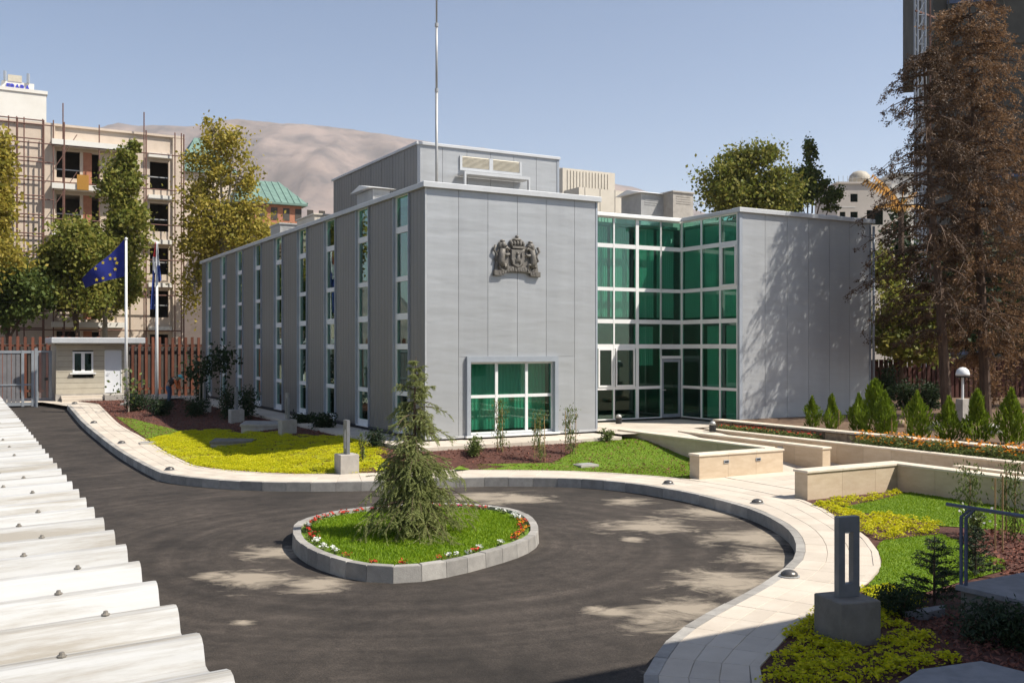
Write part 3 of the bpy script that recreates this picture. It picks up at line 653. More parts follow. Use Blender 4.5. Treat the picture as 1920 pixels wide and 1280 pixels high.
def build_deck():
    t = bthing('stone_deck', 'raised dark stone landing with handrail at the lower right edge', 'landing')
    du, dv = UV(*G(1790, 1095, -0.25))
    MB().box(du + 0.06, du + 5.5, dv - 2.4, dv - 0.04, -1.0, -0.312).build('base', 'concrete_dark', t)
    for i in range(5):
        for j in range(2):
            MB().bbox(du + i * 1.1, du + i * 1.1 + 1.092, dv - 2.4 + j * 1.2, dv - 2.4 + j * 1.2 + 1.192, -0.31, -0.25, 0.006).build('stone_slab', 'deck_stone', t)
    h = bthing('handrail', 'dark blue tubular handrail on double posts beside the landing', 'handrail')
    hu = du + 0.07; zt = CZ - (949 - HYP) / FPX * G(1790, 1095, -0.25)[1]
    MB().tube([(hu, dv + 0.16, zt), (hu, dv - 2.5, zt)], 0.022, 10).build('rail', 'rail_paint', h, True)
    for v in (dv - 0.10, dv - 2.2):
        for k in (0, 1):
            MB().bar((hu, v + k * 0.065, -0.3), (hu, v + k * 0.065, zt - 0.12), 0.024, 0.03).build('post', 'rail_paint', h)
            MB().bar((hu, v + k * 0.065, zt - 0.122), (hu, v - 0.11 + k * 0.05, zt - 0.015), 0.024, 0.026).build('bracket', 'rail_paint', h)
    for lab, pts, z in (('flat grey stone slab lying in the shaded bed at the lower right', [(1665, 1292), (1725, 1254), (1840, 1238), (1935, 1262), (1935, 1320)], -0.52),
                        ('small pale stone slab beside the foot of the handrail', [(1697, 1146), (1735, 1138), (1772, 1133), (1772, 1140), (1740, 1147)], -0.55)):
        q = [G(x, y, z) for x, y in pts]
        tag(MB().prism(q, z - 0.12, z).build('stone_slab', 'deck_stone'), lab, 'slab')
build_deck()

# ================================================================== THE OFFICE BUILDING
ROWS = [(0.19, 1.10), (1.24, 2.49), (2.66, 3.38), (3.57, 4.53), (4.68, 5.99), (6.18, 7.08)]
def window_strip(t, axis, a, b, c, rows, d, jamb=0.05, glass='glass_dark', into=1, mull=None, zb=0.0, zt=7.1, name='window'):
    """frame with panes; runs along axis from a to b, front face at c, depth d towards 'into'"""
    def bx(m, s0, s1, z0, z1, c0, c1):
        lo, hi = min(c0, c1), max(c0, c1)
        return m.box(s0, s1, lo, hi, z0, z1) if axis == 'u' else m.box(lo, hi, s0, s1, z0, z1)
    m = MB(); c1 = c + into * d
    bx(m, a, a + jamb, zb, zt, c, c1); bx(m, b - jamb, b, zb, zt, c, c1)
    cols = [(a + jamb, b - jamb)] if not mull else []
    if mull:
        xs = [a + jamb] + [q for mm in mull for q in mm] + [b - jamb]
        cols = [(xs[2 * k], xs[2 * k + 1]) for k in range(len(xs) // 2)]
        for m0, m1 in mull: bx(m, m0, m1, zb, zt, c, c1)
    zs = [zb] + [q for r in rows for q in r] + [zt]
    for k in range(0, len(zs), 2):
        if zs[k + 1] - zs[k] > 0.004:
            for s0, s1 in cols: bx(m, s0 - 0.002, s1 + 0.002, zs[k], zs[k + 1], c + into * 0.006, c1)
    w = m.build(name, 'white_frame', t)
    g = c + into * d * 0.35
    for r0, r1 in rows:
        for s0, s1 in cols:
            bx(MB(), s0 - 0.004, s1 + 0.004, r0 - 0.004, r1 + 0.004, g, g + into * 0.012).build('pane', glass, w)
    return w
def blinds(t, axis, a, b, c, z0, z1, pitch=0.09, amp=0.012):
    n = int((b - a) / pitch * 2); v = []; 
    for k in range(n + 1):
        s = a + (b - a) * k / n; o = c + (amp if k % 2 else -amp)
        for z in (z0, z1): v.append((s, o, z) if axis == 'u' else (o, s, z))
    f = [(2 * k, 2 * k + 2, 2 * k + 3, 2 * k + 1) for k in range(n)]
    MB().add(v, f).build('blind', 'blind', t)
def ribbed(t, name, v0, v1, z0, z1, u=0.0, pitch=0.27):
    """a cladding sheet on the left face, with standing ribs"""
    pr = []; n = max(1, int(round((v1 - v0) / pitch))); p = (v1 - v0 - 0.02) / n
    for k in range(n):
        s = v0 + 0.01 + k * p
        pr += [(u, s + 0.03), (u, s + p - 0.03), (u + 0.012, s + p - 0.015), (u + 0.012, s + p - 0.0)]
    pr = [(u + 0.012, v0 + 0.01), (u + 0.012, v0 + 0.018)] + pr
    front = [(x, y) for x, y in pr]; back = [(u + 0.07, v1 - 0.01), (u + 0.07, v0 + 0.01)]
    return MB().prism(front + back, z0, z1).build(name, 'cladding_side_shaded', t)
def build_office():
    t = bthing('office_building', 'grey metal-clad two-storey office building with green glass', 'building')
    ZT = 7.10
    # ---- left face: nine tall window strips
    edges = []
    for i in range(9):
        a = 1.12 + 3.245 * i; b = a + 1.19; edges.append((a, b))
        window_strip(t, 'v', a + 0.04, b - 0.04, 0.03, ROWS, 0.12, jamb=0.04, into=1)
        for s0, s1 in ((a, a + 0.04), (b - 0.04, b)):
            MB().box(-0.05, 0.19, s0, s1, 0.0, ZT).build('window_fin', 'frame_grey', t)
        MB().box(-0.05, 0.19, a + 0.04, b - 0.04, -0.03, 0.0).build('sill', 'white_frame', t)
    ps = [0.035] + [e for ab in edges for e in ab] + [29.5]
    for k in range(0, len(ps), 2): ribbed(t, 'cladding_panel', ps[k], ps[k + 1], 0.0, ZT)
    for k in range(0, len(ps), 2): MB().box(0.075, 0.2, ps[k], ps[k + 1], 0.0, 6.9).build('wall', 'interior', t)
    # ---- front face of the left block
    seams = [0.035, 1.05, 2.01, 3.01, 4.02, 5.05, 5.825]; WU0, WU1, WZ = 1.28, 4.40, 2.28
    for k in range(6):
        a, b = seams[k] + 0.006, seams[k + 1] - 0.006
        if b < WU0 or a > WU1: MB().box(a, b, 0.0, 0.05, 0.0, ZT).build('cladding_panel', 'cladding_front', t)
        else:
            MB().box(a, b, 0.0, 0.05, WZ, ZT).build('cladding_panel', 'cladding_front', t)
            if a < WU0: MB().box(a, WU0, 0.0, 0.05, 0.0, WZ - 0.008).build('cladding_panel', 'cladding_front', t)
            if b > WU1: MB().box(WU1, b, 0.0, 0.05, 0.0, WZ - 0.008).build('cladding_panel', 'cladding_front', t)
    MB().box(0.2, WU0, 0.055, 0.2, 0, 6.9).box(WU1, 5.7, 0.055, 0.2, 0, 6.9).box(WU0, WU1, 0.055, 0.2, WZ, 6.9).build('wall', 'interior', t)
    for u0, u1, v0, v1 in ((-0.01, 0.03, -0.012, 0.03), (5.83, 5.90, -0.012, 0.055)):
        MB().box(u0, u1, v0, v1, 0.0, ZT).build('corner_trim', 'coping' if u0 < 1 else 'frame_grey', t)
    w = window_strip(t, 'u', 1.40, 4.28, 0.06, [(0.06, 1.06), (1.15, 2.06)], 0.10, jamb=0.04, glass='glass_green', mull=[(2.29, 2.38), (3.32, 3.41)], zb=0.0, zt=2.12, name='picture_window')
    MB().box(1.28, 1.40, -0.10, 0.16, -0.02, WZ).box(4.28, 4.40, -0.10, 0.16, -0.02, WZ).box(1.40, 4.28, -0.10, 0.16, 2.12, WZ).build('surround', 'frame_grey', w)
    MB().box(1.24, 4.44, -0.14, 0.15, -0.075, -0.022).build('sill', 'white_frame', w)
    # ---- recessed glazing and entrance
    mu = [(6.79, 6.85), (7.57, 7.66), (8.34, 8.40), (9.31, 9.44), (10.38, 10.45)]
    gr = [(0.06, 1.07), (1.17, 2.51), (2.66, 3.385), (3.53, 4.52), (4.645, 6.02), (6.165, 7.05)]
    window_strip(t, 'u', 5.86, 10.46, 2.58, gr, 0.08, jamb=0.05, glass='glass_green', mull=mu[:-1], zb=0.02, name='curtain_wall')
    window_strip(t, 'u', 10.40, 11.40, 2.58, [(2.24, 2.49)] + gr[2:], 0.08, jamb=0.06, glass='glass_green', zb=2.14, name='curtain_wall')
    d = MB().box(10.475, 10.56, 2.60, 2.66, 0.03, 2.12).box(11.24, 11.325, 2.60, 2.66, 0.03, 2.12).box(10.56, 11.24, 2.60, 2.66, 0.03, 0.15).box(10.56, 11.24, 2.60, 2.66, 2.02, 2.12).build('entrance_door', 'frame_grey', t)
    MB().box(10.558, 11.242, 2.622, 2.634, 0.148, 2.022).build('pane', 'glass_green', d)
    MB().tube([(10.52, 2.60, 1.02), (10.52, 2.55, 1.02), (10.62, 2.55, 1.02)], 0.012, 6).build('handle', 'white_frame', d)
    window_strip(t, 'v', -0.40, 2.585, 11.34, gr, 0.08, jamb=0.06, glass='glass_green', mull=[(0.46, 0.53), (1.44, 1.51)], zb=0.02, name='curtain_wall')
    # opening sashes set into some of the panes
    for a, b, r in ((7.70, 8.31, gr[1]), (8.43, 9.26, gr[1])):
        MB().box(a, a + 0.06, 2.56, 2.60, r[0], r[1]).box(b - 0.06, b, 2.56, 2.60, r[0], r[1]).box(a + 0.06, b - 0.06, 2.56, 2.60, r[0], r[0] + 0.06).box(a + 0.06, b - 0.06, 2.56, 2.60, r[1] - 0.06, r[1]).build('sash', 'white_frame', t)
    r = gr[4]
    MB().box(11.31, 11.36, -0.33, -0.27, *r).box(11.31, 11.36, 0.37, 0.43, *r).box(11.31, 11.36, -0.27, 0.37, r[0], r[0] + 0.06).box(11.31, 11.36, -0.27, 0.37, r[1] - 0.06, r[1]).build('sash', 'white_frame', t)
    # ---- right wing
    ws = [11.46 + k * (17.64 - 11.46) / 6 for k in range(7)]
    for k in range(6): MB().box(ws[k] + 0.006, ws[k + 1] - 0.006, -0.5, -0.45, 0.0, ZT).build('cladding_panel', 'cladding_front', t)
    MB().box(11.40, 17.66, -0.44, -0.3, 0, 6.9).build('wall', 'interior', t)
    MB().box(11.32, 11.45, -0.515, -0.405, 0.0, ZT).build('corner_trim', 'frame_grey', t)
    MB().box(17.645, 17.73, -0.515, -0.42, 0.0, ZT).build('corner_trim', 'frame_grey', t)
    MB().box(17.66, 17.72, -0.42, 22, 0.0, ZT).build('cladding_panel', 'cladding_side_shaded', t)
    MB().box(11.36, 11.40, -0.49, -0.45, 1.9, 2.35).build('intercom', 'black_plastic', t)
    MB().tube([(17.80, -0.56, 7.0), (17.80, -0.56, 0.15)], 0.045, 8).build('downpipe', 'frame_grey', t, True)
    MB().tube([(17.80, -0.56, 1.3), (17.80, -0.56, 0.12), (17.80, -0.64, 0.04)], 0.052, 8).build('downpipe_shoe', 'white_metal', t, True)
    # ---- side of the front block, back walls, floors, roof
    MB().box(5.84, 5.90, 0.056, 2.585, 0.0, ZT).build('cladding_panel', 'cladding_side_shaded', t)
    MB().box(0.1, 17.7, 29.4, 29.5, 0, ZT).box(17.6, 17.66, 22, 29.4, 0, ZT).build('wall', 'cladding_side_shaded', t)
    MB().box(0.2, 17.6, 2.75, 29.3, 6.82, 6.92).box(0.2, 5.83, 0.2, 2.75, 6.82, 6.92).box(11.48, 17.6, -0.3, 2.75, 6.82, 6.92).build('roof', 'concrete', t)
    MB().box(0.22, 17.6, 2.95, 29.3, 3.40, 3.56).box(0.22, 5.8, 0.22, 2.95, 3.40, 3.56).box(11.6, 17.6, -0.28, 2.95, 3.40, 3.56).build('floor_slab', 'interior', t)
    MB().box(0.22, 17.6, 2.85, 29.3, -0.1, 0.0).box(0.22, 5.8, 0.18, 2.85, -0.1, 0.0).box(11.5, 17.6, -0.28, 2.85, -0.1, 0.0).build('floor', 'interior_floor', t)
    MB().box(3.4, 3.5, 4.0, 29.3, 0.0, 6.82).box(0.22, 3.4, 3.9, 4.0, 0.0, 6.82).box(3.5, 17.6, 7.0, 7.1, 0.0, 6.82).box(14.5, 14.6, -0.3, 7.0, 0, 6.82).box(5.6, 5.7, 2.9, 7.0, 0, 6.82).build('partition', 'interior', t)
    for v in (6.2, 9.6, 12.9, 16.2, 19.6, 22.9, 26.2): MB().box(0.25, 3.4, v, v + 0.08, 0.0, 6.82).build('partition', 'interior', t)
    # plinth and coping
    MB().box(0.05, 5.8, 0.06, 0.15, -0.16, -0.004).box(0.06, 0.15, 0.15, 29.4, -0.16, -0.004).build('plinth', 'plinth', t)
    MB().box(-0.02, 5.88, -0.03, 0.05, -0.075, -0.004).build('drip_edge', 'coping', t)
    MB().box(-0.045, 0.05, 0.05, 29.5, -0.06, -0.004).build('drip_edge', 'plinth', t)
    MB().bbox(-0.10, 0.28, 0.30, 29.6, ZT, 7.25, 0.02).build('coping', 'coping', t)
    MB().bbox(-0.11, 5.98, -0.12, 0.30, ZT, 7.26, 0.02).build('coping', 'coping', t)
    MB().bbox(5.70, 5.98, 0.30, 2.45, ZT, 7.25, 0.02).build('coping', 'coping', t)
    MB().bbox(5.70, 11.30, 2.45, 2.85, ZT, 7.22, 0.02).build('coping', 'white_metal', t)
    MB().bbox(11.24, 11.58, -0.20, 2.44, ZT, 7.23, 0.02).build('coping', 'coping', t)
    MB().bbox(11.24, 17.82, -0.62, -0.20, ZT, 7.25, 0.02).build('coping', 'coping', t)
    # blinds hanging behind the glazing
    for z0, z1 in ((3.62, 6.8),):
        for a, b in ((5.95, 6.75), (6.88, 7.54), (7.70, 8.32), (8.43, 9.26), (9.48, 10.36), (10.48, 11.28)): blinds(t, 'u', a, b, 2.92, z0, z1)
        for a, b in ((-0.25, 0.42), (0.57, 1.40), (1.55, 2.45)): blinds(t, 'v', a - 0.06, b + 0.06, 11.47, z0, z1, amp=0.006)
    for a, b, z0 in ((9.48, 10.36, 1.9), (7.70, 7.95, 0.1)): blinds(t, 'u', a, b, 2.95, z0, 3.3)
    blinds(t, 'v', 0.6, 1.3, 11.47, 0.1, 3.3, amp=0.006); blinds(t, 'v', -0.28, 0.3, 11.47, 0.1, 3.3, amp=0.006)
    for i, z0, z1, f in ((0, 0.1, 3.3, .5), (1, 0.1, 3.3, .4), (3, 3.62, 6.8, .5), (5, 0.1, 3.3, .6)):
        a = edges[i][0] + 0.1; blinds(t, 'v', a, a + 1.0 * f, 0.42, z0, z1)
    blinds(t, 'u', 1.45, 4.22, 0.42, 0.10, 2.2, pitch=0.12)  # added behind the picture window; its pale sheet stands in for bright reflections
    # ---- plant room on the roof
    u0, u1, v0, v1 = 1.97, 7.59, 5.0, 13.6
    ss = [u0 + k * (u1 - u0) / 6 for k in range(7)]
    for k in range(6): MB().box(ss[k] + 0.006, ss[k + 1] - 0.006, v0, v0 + 0.05, 6.92, 9.42).build('plantroom_panel', 'cladding_front', t)
    vs_ = [v0 + 0.05 + k * (v1 - v0 - 0.05) / 8 for k in range(9)]
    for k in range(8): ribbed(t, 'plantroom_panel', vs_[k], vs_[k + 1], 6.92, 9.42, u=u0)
    MB().box(u0 + 0.08, u1, v0 + 0.06, v1, 6.92, 9.40).build('plantroom', 'cladding_side_shaded', t)
    MB().bbox(u0 - 0.06, u1 + 0.06, v0 - 0.06, v1 + 0.06, 9.42, 9.52, 0.02).build('plantroom_roof', 'coping', t)
    MB().box(u1 - 0.06, u1 + 0.03, v0 - 0.02, v0 - 0.003, 6.92, 9.42).build('corner_trim', 'frame_grey', t)
    lv = MB().box(3.55, 6.02, v0 - 0.05, v0 - 0.003, 8.68, 8.78).box(3.55, 3.64, v0 - 0.05, v0 - 0.003, 8.78, 9.18).box(5.93, 6.02, v0 - 0.05, v0 - 0.003, 8.78, 9.18).box(4.70, 4.85, v0 - 0.05, v0 - 0.003, 8.78, 9.18).build('louvre_grille', 'coping', t)
    for k in range(9):
        z = 8.80 + k * 0.042
        for a, b in ((3.64, 4.70), (4.85, 5.93)):
            MB().add([(a, v0 - 0.045, z), (b, v0 - 0.045, z), (b, v0 - 0.008, z + 0.04), (a, v0 - 0.008, z + 0.04), (a, v0 - 0.045, z + 0.006), (b, v0 - 0.045, z + 0.006), (b, v0 - 0.008, z + 0.046), (a, v0 - 0.008, z + 0.046)],
                     [(0, 1, 2, 3), (4, 7, 6, 5), (0, 4, 5, 1), (2, 6, 7, 3), (0, 3, 7, 4), (1, 5, 6, 2)]).build('slat', 'louvre', lv)
    MB().box(3.45, 6.05, v0 - 0.6, v0 - 0.06, 8.46, 8.56).box(3.45, 3.52, v0 - 0.6, v0 - 0.5, 6.92, 8.46).box(5.98, 6.05, v0 - 0.6, v0 - 0.5, 6.92, 8.46).build('pipe_shelf', 'coping', t)
    # ---- coat of arms
    build_crest(t)
    # pavement round the foot of the walls
    ap = bthing('apron', None, None); ap['kind'] = 'structure'
    m = [(APR_L, APR_F), (5.79, APR_F), (5.79, 0.05), (0.06, 0.05), (0.06, 30.5), (APR_L, 30.5)]
    L = 0.0; k = 0
    MB().prism([(APR_L + 0.01, APR_F + 0.01), (5.78, APR_F + 0.01), (5.78, 0.04), (0.05, 0.04), (0.05, 30.4), (APR_L + 0.01, 30.4)], -0.34, -0.142).build('bedding', 'concrete', ap)
    for k in range(8):
        a = APR_L + k * 0.868; MB().bbox(a + 0.004, a + 0.864, APR_F, 0.04, -0.30, -0.13, 0.008).build('paver', 'paver', ap)
    for k in range(34):
        a = 0.05 + k * 0.9; MB().bbox(APR_L, 0.045, a, a + 0.892, -0.30, -0.131, 0.008).build('paver', 'paver', ap)
    return t
def build_crest(t):
    """coat of arms in relief: crowned shield between two lions on a ribbon"""
    uc, zc, vf = 2.95, 4.72, -0.02
    def P(x, z): return (uc + x, zc + z)
    def plate(poly, d0, d1, b=0.02):
        c = np.mean(poly, 0); q = [(p[0] + (c[0] - p[0]) * 0.12, p[1] + (c[1] - p[1]) * 0.12) for p in poly]
        return [[(uc + x, vf - d0, zc + z) for x, z in poly], [(uc + x, vf - d1 + b, zc + z) for x, z in poly], [(uc + x, vf - d1, zc + z) for x, z in q]]
    def blob(m, x, z, rx, rz, d0=0.0, dd=0.08, n=8):
        m.loft([[(uc + x + rx * s * math.cos(a), vf - d0 - dd * q, zc + z + rz * s * math.sin(a)) for a in [2 * math.pi * k / n for k in range(n)]] for s, q in ((1, 0), (0.92, 0.5), (0.6, 0.9), (0.15, 1.0))])
    crest = MB()
    # ribbon
    for x0, x1, z0, z1 in ((-0.78, -0.45, -0.02, 0.14), (-0.45, 0.45, 0.05, 0.22), (0.45, 0.80, -0.02, 0.14)):
        n = 8
        for k in range(n):
            a, b = x0 + (x1 - x0) * k / n, x0 + (x1 - x0) * (k + 1) / n
            w = lambda x: 0.035 * math.cos(x * 4.2)
            crest.loft(plate([(a, z0 + w(a)), (b, z0 + w(b)), (b, z1 + w(b)), (a, z1 + w(a))], 0.0, 0.10, 0.03))
    crest.loft(plate([(-0.74, 0.06), (0.76, 0.06), (0.72, 0.30), (0.66, 0.62), (0.60, 0.90), (0.46, 0.94), (0.30, 0.80), (0.22, 1.02), (0.0, 1.10), (-0.22, 1.02), (-0.30, 0.80), (-0.46, 0.94), (-0.60, 0.90), (-0.66, 0.62), (-0.72, 0.30)], 0.0, 0.055, 0.01))
    o = crest.build('coat_of_arms', 'bronze', t)
    m = MB()
    sh = [(-0.24, 0.75), (-0.24, 0.45), (-0.18, 0.28), (0, 0.18), (0.18, 0.28), (0.24, 0.45), (0.24, 0.75)]
    m.loft(plate(sh, 0.0, 0.13, 0.03))
    m.build('shield', 'bronze', o)
    m = MB(); blob(m, 0.0, 0.47, 0.07, 0.14, 0.12, 0.06); blob(m, -0.06, 0.40, 0.03, 0.08, 0.12, 0.05); blob(m, 0.07, 0.38, 0.03, 0.09, 0.12, 0.05); blob(m, -0.02, 0.62, 0.05, 0.05, 0.12, 0.07); blob(m, 0.12, 0.58, 0.025, 0.09, 0.12, 0.05)
    m.build('shield_lion', 'bronze', o)
    m = MB()
    m.loft(plate([(-0.20, 0.77), (0.20, 0.77), (0.22, 0.84), (-0.22, 0.84)], 0.0, 0.15))
    for k in range(5):
        a = -0.2 + k * 0.1; blob(m, a, 0.93 - abs(k - 2) * 0.012, 0.055, 0.10, 0.02, 0.12)
    blob(m, 0, 1.04, 0.16, 0.06, 0.02, 0.10); blob(m, 0, 1.12, 0.05, 0.055, 0.02, 0.10)
    m.build('crown', 'bronze', o)
    for s in (-1, 1):
        m = MB()
        def limb(pts, r): m.tube([(uc + s * x, vf - y, zc + z) for x, y, z in pts], r, 7)
        limb([(0.50, 0.05, 0.22), (0.55, 0.07, 0.38), (0.53, 0.08, 0.56), (0.50, 0.09, 0.74)], [0.10, 0.12, 0.11, 0.09])
        blob(m, s * 0.47, 0.86, 0.10, 0.11, 0.01, 0.14); blob(m, s * 0.40, 0.84, 0.05, 0.05, 0.03, 0.12); blob(m, s * 0.53, 0.83, 0.10, 0.14, 0.0, 0.10)
        blob(m, s * 0.48, 0.98, 0.08, 0.045, 0.02, 0.08)
        limb([(0.48, 0.09, 0.72), (0.36, 0.11, 0.78), (0.28, 0.11, 0.72)], [0.05, 0.04, 0.035]); limb([(0.48, 0.09, 0.60), (0.36, 0.11, 0.56), (0.28, 0.11, 0.60)], [0.05, 0.04, 0.035])
        limb([(0.55, 0.06, 0.36), (0.62, 0.08, 0.22), (0.55, 0.07, 0.12), (0.48, 0.07, 0.10)], [0.08, 0.055, 0.04, 0.04]); limb([(0.50, 0.06, 0.32), (0.38, 0.09, 0.28), (0.40, 0.08, 0.14), (0.32, 0.08, 0.12)], [0.08, 0.055, 0.04, 0.04])
        limb([(0.60, 0.04, 0.34), (0.74, 0.05, 0.42), (0.68, 0.05, 0.58), (0.78, 0.05, 0.70), (0.72, 0.05, 0.84)], [0.03, 0.03, 0.03, 0.04, 0.045])
        m.build('lion', 'bronze', o, True)
    m = MB()
    for k in range(15):
        x = -0.62 + k * 0.088; m.box(uc + x, uc + x + 0.045, vf - 0.112, vf - 0.09, zc + 0.09 + 0.035 * math.cos(x * 4.2) - (0.06 if abs(x) > 0.42 else 0), zc + 0.16 + 0.035 * math.cos(x * 4.2) - (0.06 if abs(x) > 0.42 else 0))
    m.build('ribbon_lettering', 'bronze', o)
office = build_office()

def rooftop():
    def vent(label, u, v, sx, sy, z1, lid=True, m='galvanised', g=None):
        t = bthing('roof_vent', label, 'roof vent', g)
        MB().box(u, u + sx, v, v + sy, 6.925, z1).build('housing', m, t)
        if lid:
            MB().add([(u - 0.2, v - 0.15, z1 + 0.02), (u + sx + 0.2, v - 0.15, z1 + 0.02), (u + sx + 0.2, v + sy + 0.15, z1 + 0.02), (u - 0.2, v + sy + 0.15, z1 + 0.02),
                      (u - 0.2, v + sy * 0.5, z1 + 0.2), (u + sx + 0.2, v + sy * 0.5, z1 + 0.2)], [(3, 2, 1, 0), (0, 1, 5, 4), (2, 3, 4, 5), (1, 2, 5), (3, 0, 4)]).build('lid', 'white_metal', t)
        else: MB().bbox(u - 0.05, u + sx + 0.05, v - 0.05, v + sy + 0.05, z1 + 0.002, z1 + 0.06, 0.01).build('lid', m, t)
        for k in range(4): MB().box(u + sx * 0.15, u + sx * 0.85, v - 0.012, v - 0.001, z1 - 0.16 - k * 0.09, z1 - 0.12 - k * 0.09).build('slat', m, t)
    # left edge of the roof, in front of the plant room
    v, z = onu(700, 350, 0.75); vent('roof vent with a white sloping lid left of the plant room', 0.5, v - 0.6, 0.6, 1.5, 7.85, True)
    v, z = onu(590, 398, 0.9); vent('beige box unit on the far left roof edge, the longer one', 0.6, v - 0.9, 0.9, 2.3, 7.75, False, 'roof_unit')
    v, z = onu(556, 405, 0.9); vent('grey box unit at the far end of the left roof edge', 0.6, v + 1.4, 0.9, 1.5, 7.9, False, 'galvanised')
    # right of the plant room
    u, z = onv(1055, 330, 12.0); u2, z2 = onv(1153, 325, 12.0)
    t = bthing('cooling_unit', 'beige corrugated cooling unit beside the plant room', 'cooling unit')
    MB().box(u, u2, 12, 15, 6.93, z2).build('casing', 'roof_unit', t)
    for k in range(14):
        a = u + 0.25 + (u2 - u - 0.5) * k / 14; MB().box(a, a + 0.1, 11.97, 11.999, 8.2, z2 - 0.08).build('rib', 'roof_unit', t)
    u, z = onv(1040, 357, 9.0); u2, z2 = onv(1200, 366, 9.0)
    t = bthing('air_duct', 'long beige air duct lying on the roof behind the glazing', 'air duct')
    MB().box(u + 1.2, u2, 9, 10.2, z2 - 0.85, z2 + 0.1).build('duct', 'roof_unit', t)
    for a in (u + 1.6, u2 - 0.5): MB().box(a, a + 0.15, 9.1, 10.1, 6.93, z2 - 0.85).build('foot', 'galvanised', t)
    for k in range(4): MB().box(u + 1.5 + k * (u2 - u - 1.9) / 3.2, u + 1.55 + k * (u2 - u - 1.9) / 3.2, 8.98, 10.22, z2 - 0.87, z2 + 0.12).build('flange', 'roof_unit', t)
    u, z = onv(1198, 372, 5.2); u2, z2 = onv(1255, 365, 5.2); vent('grey roof vent with white sloping lid above the glazing', u + 0.1, 5.2, u2 - u - 0.3, 1.3, z2 - 0.05, True)
    u, z = onv(1262, 372, 4.6); u2, z2 = onv(1300, 364, 4.6); vent('beige square shaft above the inner corner of the glazing', u, 4.6, u2 - u, 0.9, z2, False, 'concrete')
    u, z = onv(1447, 380, 6.0); u2, z2 = onv(1500, 380, 6.0)
    t = bthing('roof_hatch', 'low white roof hatch on the right wing', 'roof hatch')
    MB().box(u, u2, 6, 7.5, 6.93, 7.62).build('upstand', 'galvanised', t); MB().lathe([(1.0, 7.63), (0.96, 7.72), (0.6, 7.86), (0.05, 7.9)], 16, ((u + u2) / 2, 6.8)).build('dome', 'white_metal', t, True)
    # mast
    t = bthing('antenna_mast', 'tall thin white mast rising above the roof', 'mast')
    x, y = 2.47, 4.55
    MB().tube([(x, y, 6.93), (x, y, 11.2)], 0.05, 8).build('lower_tube', 'galvanised', t, True)
    MB().tube([(x, y, 11.2), (x, y, 13.4)], 0.04, 8).build('middle_tube', 'galvanised', t, True)
    MB().tube([(x, y, 13.4), (x, y, 18.0)], [0.032, 0.025], 8).build('upper_tube', 'galvanised', t, True)
    for z in (11.2, 13.4): MB().tube([(x, y, z - 0.06), (x, y, z + 0.06)], 0.065, 8).build('collar', 'galvanised', t)
    MB().bar((x - 0.55, y + 0.2, 7.75), (x, y, 7.75), 0.05, 0.05).build('bracket', 'galvanised', t)
rooftop()

# ================================================================== THINGS IN THE COURT
def bollard_at(x, y, z, label, rz=TH):
    t = thing('lamp_bollard', label, 'bollard light', (x, y, z), rz, 'lamp bollards along the drive'); t.scale = (1.02, 1.02, 1.04)
    MB().bbox(-0.24, 0.24, -0.24, 0.24, -0.06, 0.46, 0.012).build('base_block', 'concrete_dark' if 'nearest' in label else 'concrete', t)
    MB().box(-0.13, 0.13, -0.04, 0.04, 0.462, 0.60).box(-0.13, -0.052, -0.04, 0.04, 0.60, 1.14).box(0.052, 0.13, -0.04, 0.04, 0.60, 1.14).box(-0.13, 0.13, -0.04, 0.04, 1.14, 1.30).build('post', 'bollard_steel', t)
    MB().tube([(0, 0, 1.139), (0, 0, 1.125)], 0.03, 8).build('lamp', 'white_metal', t)
    return t
x, y = G(1588, 1198, zwalk); bollard_at(x, y, zwalk(x, y) - 0.01, 'nearest dark steel bollard light with an open slot, on a square block', TH * 0.6)
for (px, py, lab) in ((650, 886, 'bollard light on a concrete block in the sunlit yellow ground cover'), (539, 831, 'shaded bollard light, second along the left garden from the yellow patch'),
                      (443, 798, 'shaded bollard light, third along the left garden from the yellow patch'), (383, 773, 'farthest bollard light, by the far corner of the office')):
    x, y = G(px, py, zwalk); bollard_at(x, y, zgarden(x, y) + 0.01, lab, TH + R(90))
def dome_at(x, y, z, label, s=1.0):
    t = thing('ground_light', label, 'ground light', (x, y, z), 0, 'dome lights set in the sidewalk')
    MB().lathe([(0.145 * s, 0.0), (0.145 * s, 0.012), (0.125 * s, 0.016)], 14).build('ring', 'galvanised', t)
    MB().lathe([(0.12 * s, 0.016), (0.115 * s, 0.045), (0.08 * s, 0.075), (0.03 * s, 0.09), (0.004, 0.092)], 14).build('dome', 'dome_metal', t, True)
for px, py, lab in ((140, 756.5, 'dome light at the far gate end of the sidewalk'), (176, 793, 'dome light on the far sidewalk, second from the gate'), (228, 831, 'dome light on the left sidewalk, third from the gate'),
                    (318, 881, 'dome light at the sidewalk bend on the left'), (1253, 907, 'dome light by the kerb near the end of the L-shaped stone wall'), (1420, 943, 'dome light by the kerb in front of the stone wall corner'),
                    (1480, 1080, 'dome light where the kerb turns back, nearest to the camera')):
    x, y = G(px, py, zwalk); dome_at(x, y, zwalk(x, y) + 0.002, lab)
def spot_at(u, v, z, label):
    t = bthing('post_light', label, 'post light', 'black lights by the entrance'); 
    MB().tube([(u, v, z), (u, v, z + 0.20)], 0.105, 10).build('body', 'black_plastic', t)
    MB().lathe([(0.105, z + 0.202), (0.10, z + 0.26), (0.06, z + 0.31), (0.005, z + 0.325)], 12, (u, v)).build('dome_cap', 'galvanised', t, True)
u, z = onv(1160, 782, 1.9); spot_at(u, 1.9, zpath(1.9) + 0.0, 'black post light in front of the entrance glazing')
u, z = onv(1332, 800, -1.9); spot_at(u, -2.0, zpath(-2.0), 'black post light at the head of the planter wall')
